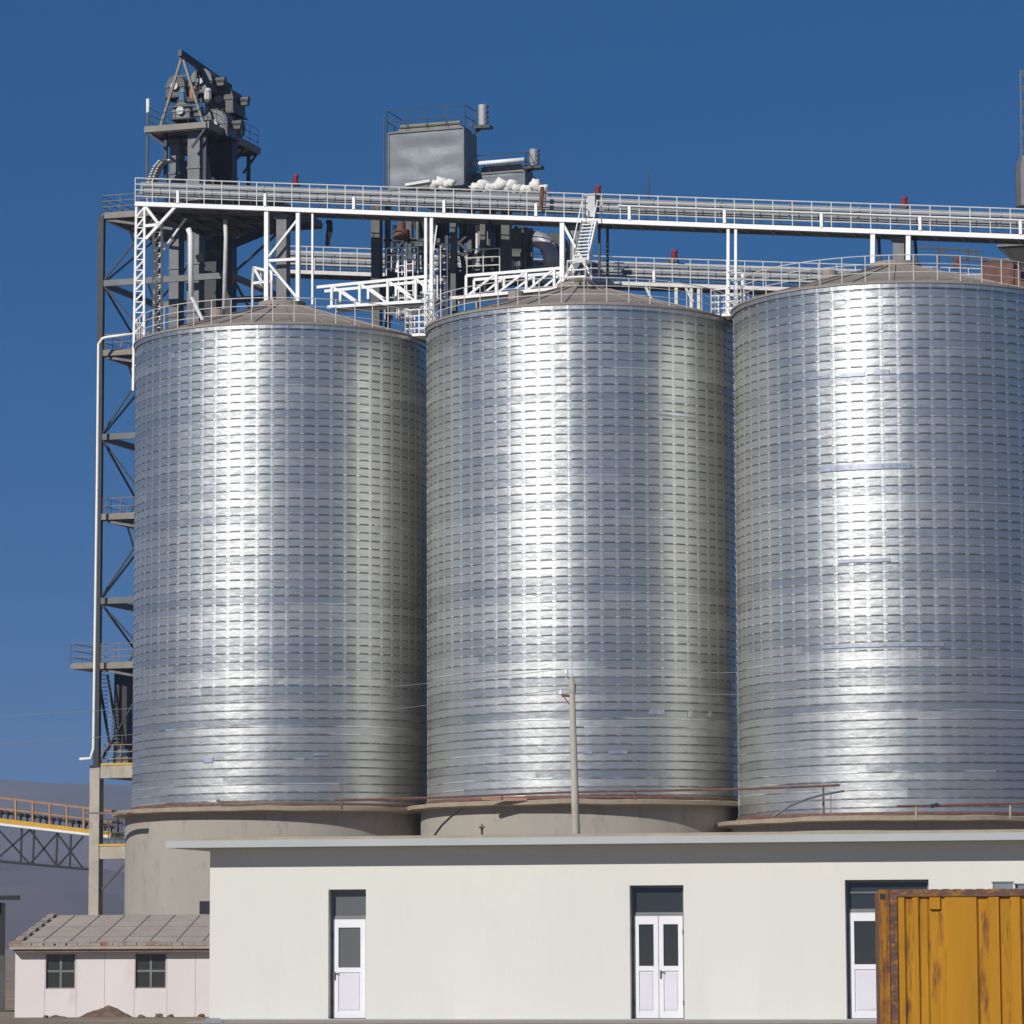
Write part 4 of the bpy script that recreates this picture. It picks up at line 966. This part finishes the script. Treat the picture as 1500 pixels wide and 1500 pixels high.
# ---------------------------------------------------------------- pink hut
HY = 104.0; hg = P(20,1496,HY).z
hu = empty('pink_hut', 'small pale pink hut with grey sheet roof left of the cream building', 'hut', Vector((P(22,1490,HY).x, HY, hg)))
x0 = P(22,1440,HY).x; x1 = P(345,1440,HY).x; zw = P(160,1388,HY).z
M['pink'] = mat('pale_pink_wall', (.76,.685,.645), .85, 0, .05, .6, stain=(.55,.43,.38), stain_amt=.4, stain_scale=1.0, stain_lo=.6, stretch=2.5)
M['pinkjoint'] = mat('pink_wall_joint', (.52,.43,.40), .9, 0, .2, 2)
def hx(px): return P(px,1440,HY).x
def hz(py): return P(160,py,HY).z
wins = [(67,110,1397,1448),(198,243,1397,1448)]
mb = MB(); x = x0; b0 = hg-.6
for (a,b,yt,yb) in wins:
    mb.box((x,HY,b0),(hx(a),HY+.2,zw)); mb.box((hx(a),HY,hz(yt)),(hx(b),HY+.2,zw)); mb.box((hx(a),HY,b0),(hx(b),HY+.2,hz(yb))); x = hx(b)
mb.box((x,HY,b0),(x1,HY+.2,zw)); mb.box((x0,HY+.2,b0),(x0+.2,HY+4.2,zw)); mb.box((x1-.2,HY+.2,b0),(x1,HY+4.2,zw)); mb.box((x0+.2,HY+4,b0),(x1-.2,HY+4.2,zw))
part('wall', mb, M['pink'], hu)
mb = MB()
for px in (65.5,111.5,153,196.5,244.5,286): mb.box((hx(px)-.007,HY-.004,b0),(hx(px)+.007,HY,zw))
part('panel_joint', mb, M['pinkjoint'], hu)
for (a,b,yt,yb) in wins:
    mb = MB(); xa,xb,za,zb_ = hx(a),hx(b),hz(yb),hz(yt); w=.035
    mb.box((xa,HY+.06,za),(xa+w,HY+.12,zb_)); mb.box((xb-w,HY+.06,za),(xb,HY+.12,zb_)); mb.box((xa+w,HY+.06,za),(xb-w,HY+.12,za+w)); mb.box((xa+w,HY+.06,zb_-w),(xb-w,HY+.12,zb_))
    xm=(xa+xb)/2; zm=(za+zb_)/2
    mb.box((xm-.03,HY+.065,za+w),(xm+.03,HY+.115,zb_-w)); mb.box((xa+w,HY+.067,zm-.03),(xm-.03,HY+.113,zm+.03)); mb.box((xm+.03,HY+.067,zm-.03),(xb-w,HY+.113,zm+.03))
    wf = part('window', mb, M['winframe'], hu)
    part('pane', MB().box((xa+w,HY+.085,za+w),(xb-w,HY+.095,zb_-w)), M['glass'], wf)
# roof: sheet pitched to the ridge, seen from the front, joints and tile edging
ez = zw+.03; ry = HY+2.9
rz = P(200,1340,ry).z; lx = P(14,1382,HY-.3).x; rlx = P(75,1340,ry).x
e0 = Vector((lx,HY-.35,ez)); e1 = Vector((x1+.2,HY-.35,ez)); r0 = Vector((rlx,ry,rz)); r1 = Vector((x1+.2,ry,rz)); bk0 = Vector((lx,HY+6.1,ez)); bk1 = Vector((x1+.2,HY+6.1,ez))
mb = MB(); dn = Z*.07
mb.add([e0,e1,r1,r0,e0-dn,e1-dn,r1-dn,r0-dn],[(0,1,2,3),(7,6,5,4),(0,4,5,1),(0,3,7,4),(1,5,6,2)])
mb.add([bk0,bk1,r1,r0,e0,bk0-dn,bk1-dn],[(1,0,3,2),(0,4,3),(0,1,6,5)])
hr = part('roof', mb, M['slate'], hu)
mb = MB(); up_ = (r0-e0).cross(e1-e0).normalized()*-1; 
if up_.z < 0: up_ = -up_
for i in range(1,9):
    f = i/8.6; a = lerp(e0,e1,f); b = lerp(Vector((lx+.3,ry,rz)),r1,f+.07)
    mb.bar(a+up_*.012, lerp(a,b,.98)+up_*.012, .03, .012)
for f in (.3,.62): mb.bar(lerp(e0,r0,f)+up_*.01, lerp(e1,r1,f)+up_*.01, .02, .012)
part('sheet_joint', mb, M['slatejoint'], hr)
mb = MB(); n = 20
for i in range(n):
    f = (i+.4)/n; c = lerp(e0,e1,f)+up_*.05+Vector((0,.15,.03)); rr = random.random()
    mb.obox(c+Vector((0,0,.01*rr)), Vector((.13+.05*rr,0,0)), Vector((0,.1,.035)), Z*.028)
for i in range(7):
    c = lerp(e0,r0,(i+.5)/7)+up_*.05+Vector((.08,0,0)); mb.obox(c, Vector((.1,0,0)), (r0-e0).normalized()*.14, up_*.03)
part('edge_tile', mb, M['tile'], hr)
part('eave_board', MB().box((lx+.1,HY-.28,ez-.15),(x1+.2,HY-.02,ez-.075)), M['board'], hu)

# ---------------------------------------------------------------- left conveyor bridge
CVY = 181.0
cv = empty('conveyor_bridge', 'inclined conveyor bridge with orange railing and dark truss entering from the left edge', 'conveyor', P(0,1262,CVY))
def cp(px, dy, dd=0): return P(px, 1202+px*.128+dy, CVY+dd)
part('yellow_beam', MB().bar(cp(-60,0), cp(180,-1), .12, .22), M['yellow'], cv)
part('white_belt_edge', MB().bar(cp(-60,6,-.1), cp(180,3,-.1), .06, .11), M['white'], cv)
part('deck', MB().bar(cp(-60,0,1.2)+Z*.05, cp(180,0,1.2)+Z*.05, 2.2, .06), M['steel'], cv)
for dd, nm in ((0,'orange_railing'),(2.4,'rear_railing')):
    mb = MB()
    for dy in (-33, -17): mb.bar(cp(-60,dy,dd), cp(180,dy-2,dd), .07, .1)
    ra = part(nm, mb, M['orail'], cv)
    for px in range(-52, 180, 25): part('rail_post', MB().bar(cp(px,-2,dd), cp(px,-34,dd), .09), M['orail'], ra)
mb = MB()
for i in range(24): c = cp(-55+i*9.5,-12,1.2); mb.tube([c-Vector((0,.5,0)), c+Vector((0,.5,0))], .1, 8); mb.bar(c, c-Z*.35, .06)
part('idler_roller', mb, M['dark'], cv)
part('belt', MB().bar(cp(-60,-16,1.2), cp(180,-18,1.2), .9, .05), M['dark'], cv)
for dd in (.1, 2.3):
    mb = MB(); bt = lambda px: P(px, 1262+px*.09, CVY+dd)
    mb.bar(bt(-60), bt(135), .12); xs_ = [-60,-8,44,84,122]
    for i, px in enumerate((-50,-20,32,50,84,104)): mb.bar(cp(px,8,dd), bt(px-2), .08)
    for i in range(4):
        mb.bar(cp(xs_[i],8,dd), bt(xs_[i+1]), .09); mb.bar(bt(xs_[i]), cp(xs_[i+1],8,dd), .09)
    part('truss_web', mb, M['dark'], cv)
# dark shed at the left edge
sdY = 120
sd = empty('dark_shed', 'dark little shed with an overhanging roof at the left photo edge', 'shed', P(0,1455,sdY))
a = P(-40,1450,sdY); b_ = P(7,1322,sdY); 
part('wall', MB().box((a.x,sdY,a.z-1.5),(b_.x-.1,sdY+.9,b_.z)), M['dark'], sd)
a2 = P(-45,1313,sdY-.6); b2 = P(20,1313,sdY-.6)
part('roof', MB().add([a2-Z*.12, b2-Z*.12+Z*.0, b2+Vector((0,1.6,-.1)), a2+Vector((0,1.6,-.1)), a2, b2, b2+Vector((0,1.6,.05)), a2+Vector((0,1.6,.05))], [(3,2,1,0),(4,5,6,7),(0,1,5,4),(1,2,6,5),(2,3,7,6),(3,0,4,7)]), M['dark'], sd)
part('lean_to', MB().add([P(-30,1392,sdY-.5),P(8,1400,sdY-.5),P(8,1400,sdY+.9)-Z*0,P(-30,1392,sdY+.9),P(-30,1450,sdY-.5)-Z*1.5,P(8,1450,sdY-.5)-Z*1.5,P(8,1450,sdY+.9)-Z*1.5,P(-30,1450,sdY+.9)-Z*1.5],[(0,1,2,3),(0,4,5,1),(1,5,6,2),(2,6,7,3),(3,7,4,0)]), M['steel'], sd)

# ---------------------------------------------------------------- dirt mound and rubble
def mound(px, py_top, Y, w, h, label, seed):
    c = P(px, 1497, Y); c.z = gz(Y)-.05; mb = MB(); n = 26; k = 14
    for j in range(k+1):
        for i in range(n+1):
            x = (i/n-.5)*w; y = (j/k-.5)*w*.6
            r_ = math.sqrt((2*x/w)**2 + (2*y/(w*.6))**2); e = max(0, 1-r_)**.8
            z_ = h*e*(1+.45*noise.noise(Vector((x*2.2,y*2.2,seed)))) + .05*e*noise.noise(Vector((x*7,y*7,seed)))
            mb.v.append(c + Vector((x,y,z_ if e > 0 else -.05)))
    for j in range(k):
        for i in range(n): q = j*(n+1)+i; mb.f.append([q,q+1,q+n+2,q+n+1]); mb.m.append(0)
    return solo('dirt_mound', mb, M['dirt'], label, 'dirt mound', loc=c)
def gz(Y):
    t = min(1, max(0, (Y-80)/22)); t = t*t*(3-2*t)
    return lerp(0.0, hg-.02, t)
mound(155, 1475, 86, 1.5, .32, 'pointed heap of brown soil against the pink hut wall', 3)
mound(85, 1489, 88, 1.4, .14, 'low heap of brown soil left of the pointed one by the hut', 8)
for i in range(16):
    px = random.uniform(20, 300); Y = random.uniform(80, 98); c = P(px, 1495, Y); c.z = gz(Y)+.02; s = random.uniform(.04,.1)
    solo('rock', MB().blob(c, s*1.3, s, s*.8, i+40, .35, 8, 5), M['dirt'], 'small brown rock lying on the soil before the pink hut', 'rock', group='small rocks before the hut')
c = P(312,1499,75.5); c.z = 0
mb = MB().add([c+Vector((-.22,-.15,0)),c+Vector((.22,-.15,0)),c+Vector((.22,.15,0)),c+Vector((-.22,.15,0)),c+Vector((-.12,-.1,.09)),c+Vector((.14,-.1,.09)),c+Vector((.12,.1,.09)),c+Vector((-.1,.1,.09))],[(0,1,5,4),(1,2,6,5),(2,3,7,6),(3,0,4,7),(4,5,6,7),(3,2,1,0)])
solo('concrete_block', mb, M['grey'], 'low grey block on the ground at the left corner of the cream building', 'block')

# ---------------------------------------------------------------- setting: ground, paving, hills, sky, haze
def ground_mat():
    m, t, b = nodes('dusty_ground'); L = t.links.new
    tc = N(t,'ShaderNodeTexCoord'); n1 = N(t,'ShaderNodeTexNoise'); n1.inputs['Scale'].default_value = .25; n1.inputs['Detail'].default_value = 10
    n2 = N(t,'ShaderNodeTexNoise'); n2.inputs['Scale'].default_value = 3; n2.inputs['Detail'].default_value = 8
    L(tc.outputs['Object'], n1.inputs['Vector']); L(tc.outputs['Object'], n2.inputs['Vector'])
    cr = N(t,'ShaderNodeValToRGB'); e = cr.color_ramp.elements; e[0].position=.35; e[0].color=(.22,.15,.09,1); e[1].position=.65; e[1].color=(.40,.32,.225,1)
    mx = N(t,'ShaderNodeMix',data_type='FLOAT'); mx.inputs[0].default_value=.5; L(n1.outputs[0],mx.inputs[2]); L(n2.outputs[0],mx.inputs[3]); L(mx.outputs[0],cr.inputs[0]); L(cr.outputs[0],b.inputs['Base Color'])
    b.inputs['Roughness'].default_value=.95; bp=N(t,'ShaderNodeBump'); bp.inputs['Distance'].default_value=.06; L(n2.outputs[0],bp.inputs['Height']); L(bp.outputs[0],b.inputs['Normal'])
    return m
mb = MB(); ysr = [-6000,-1000,-200,0,40,70,78,80,83,86,89,92,95,98,101,104,110,130,200,500,1500,9000]; xsr = [-9000,-2000,-400,-100,-40,-15,0,15,40,100,400,2000,9000]
for y in ysr:
    for x in xsr: mb.v.append(Vector((x,y,gz(y))))
for j in range(len(ysr)-1):
    for i in range(len(xsr)-1): q = j*len(xsr)+i; mb.f.append([q,q+1,q+len(xsr)+1,q+len(xsr)]); mb.m.append(0)
o = part('ground', mb, ground_mat()); tag(o, kind='structure')
mb = MB(); 
M['pave'] = mat('pale_paving', (.33,.30,.27), .9, 0, .12, 1)
mb.obox(G(LEN/2+.2, 1.1, .0), FU*(LEN/2), FN*1.1, Z*.012)
o = part('pavement', mb, M['pave']); tag(o, kind='structure')
# hills
M['hill'] = mat('bare_hillside', (.11,.085,.08), .95, 0, .5, .004, stain=(.09,.08,.06), stain_amt=.6, stain_scale=.012)
def hills(Y, x0, x1, f, n, dep, k=14):
    mb = MB()
    for j in range(k+1):
        g_ = j/k
        for i in range(n+1):
            x = lerp(x0,x1,i/n); prof = f(x)
            e = noise.fractal(Vector((x*.004, g_*3.0, 2)), 1, 2.1, 5)
            z_ = prof*math.sin(g_*math.pi/2) + prof*.22*e*math.sin(g_*math.pi)
            mb.v.append(Vector((x + 30*noise.noise(Vector((x*.003,g_*4,5))), Y + dep*g_, z_-8*(1-g_))))
    for j in range(k):
        for i in range(n): q = j*(n+1)+i; mb.f.append([q,q+1,q+n+2,q+n+1]); mb.m.append(0)
    o = part('hills', mb, M['hill'], smooth=True); tag(o, kind='structure')
HZ = lambda py, Y: (1380-py)/F*Y
hills(2600, -1600, 1600, lambda x: HZ(1150, 3100)+22*noise.fractal(Vector((x*.004,3.3,0)),1,2.1,4)+10*math.sin(x*.007+1), 180, 520)
hills(1500, -900, 900, lambda x: HZ(1248, 1800)+20*noise.fractal(Vector((x*.006,9.3,0)),1,2.1,4)+8*math.sin(x*.012), 160, 300)
# haze
hz_m = bpy.data.materials.new('haze'); hz_m.use_nodes = True; t = hz_m.node_tree; t.nodes.clear()
ou = t.nodes.new('ShaderNodeOutputMaterial'); pv = t.nodes.new('ShaderNodeVolumePrincipled'); pv.inputs['Density'].default_value = .00022; pv.inputs['Color'].default_value = (.60,.74,1,1)
t.links.new(pv.outputs[0], ou.inputs['Volume'])
o = part('haze', MB().box((-9500,-7000,-12),(9500,4200,215)), hz_m); tag(o, kind='stuff', label='thin blue-grey haze softening the far hills', cat='haze')

w_ = bpy.data.worlds.new('World'); S.world = w_; w_.use_nodes = True; t = w_.node_tree; L = t.links.new
bg = t.nodes['Background']; sky = t.nodes.new('ShaderNodeTexSky'); sky.sky_type = 'NISHITA'; sky.sun_disc = False
SEL, SAZ = R(31), R(36)      # elevation; sun stands behind the viewer, to the left
sdir = Vector((-math.sin(SAZ)*math.cos(SEL), -math.cos(SAZ)*math.cos(SEL), math.sin(SEL)))
sky.sun_elevation = SEL; sky.sun_rotation = math.atan2(sdir.x, sdir.y) % (2*math.pi)
sky.altitude = 1500; sky.air_density = 1.0; sky.dust_density = .3; sky.ozone_density = 4.0
tc = t.nodes.new('ShaderNodeTexCoord'); ad = t.nodes.new('ShaderNodeVectorMath'); ad.operation = 'ADD'; ad.inputs[1].default_value = (0,0,.22)
nm = t.nodes.new('ShaderNodeVectorMath'); nm.operation = 'NORMALIZE'
L(tc.outputs['Generated'], ad.inputs[0]); L(ad.outputs[0], nm.inputs[0]); L(nm.outputs[0], sky.inputs[0])
hs = t.nodes.new('ShaderNodeHueSaturation'); hs.inputs['Saturation'].default_value = 1.95; L(sky.outputs[0], hs.inputs['Color']); L(hs.outputs[0], bg.inputs[0]); bg.inputs[1].default_value = .074
su = bpy.data.lights.new('sun', 'SUN'); su.energy = 4.0; su.angle = R(.53); su.color = (1,.965,.91)
so = bpy.data.objects.new('sun', su); C.objects.link(so); so.rotation_euler = sdir.to_track_quat('Z','Y').to_euler()
cam = bpy.data.cameras.new('camera'); co = bpy.data.objects.new('camera', cam); C.objects.link(co)
cam.sensor_width = 36; cam.lens = F/1500*36; cam.clip_start = .5; cam.clip_end = 20000
co.matrix_world = Matrix.Translation(EYE) @ CM.to_4x4(); S.camera = co
S.view_settings.view_transform = 'Standard'; S.view_settings.look = 'None'; S.view_settings.exposure = 0; S.view_settings.gamma = 1
S.render.engine = 'CYCLES'; S.render.resolution_x = 1024; S.render.resolution_y = 1024
S.cycles.volume_bounces = 0; S.cycles.max_bounces = 6
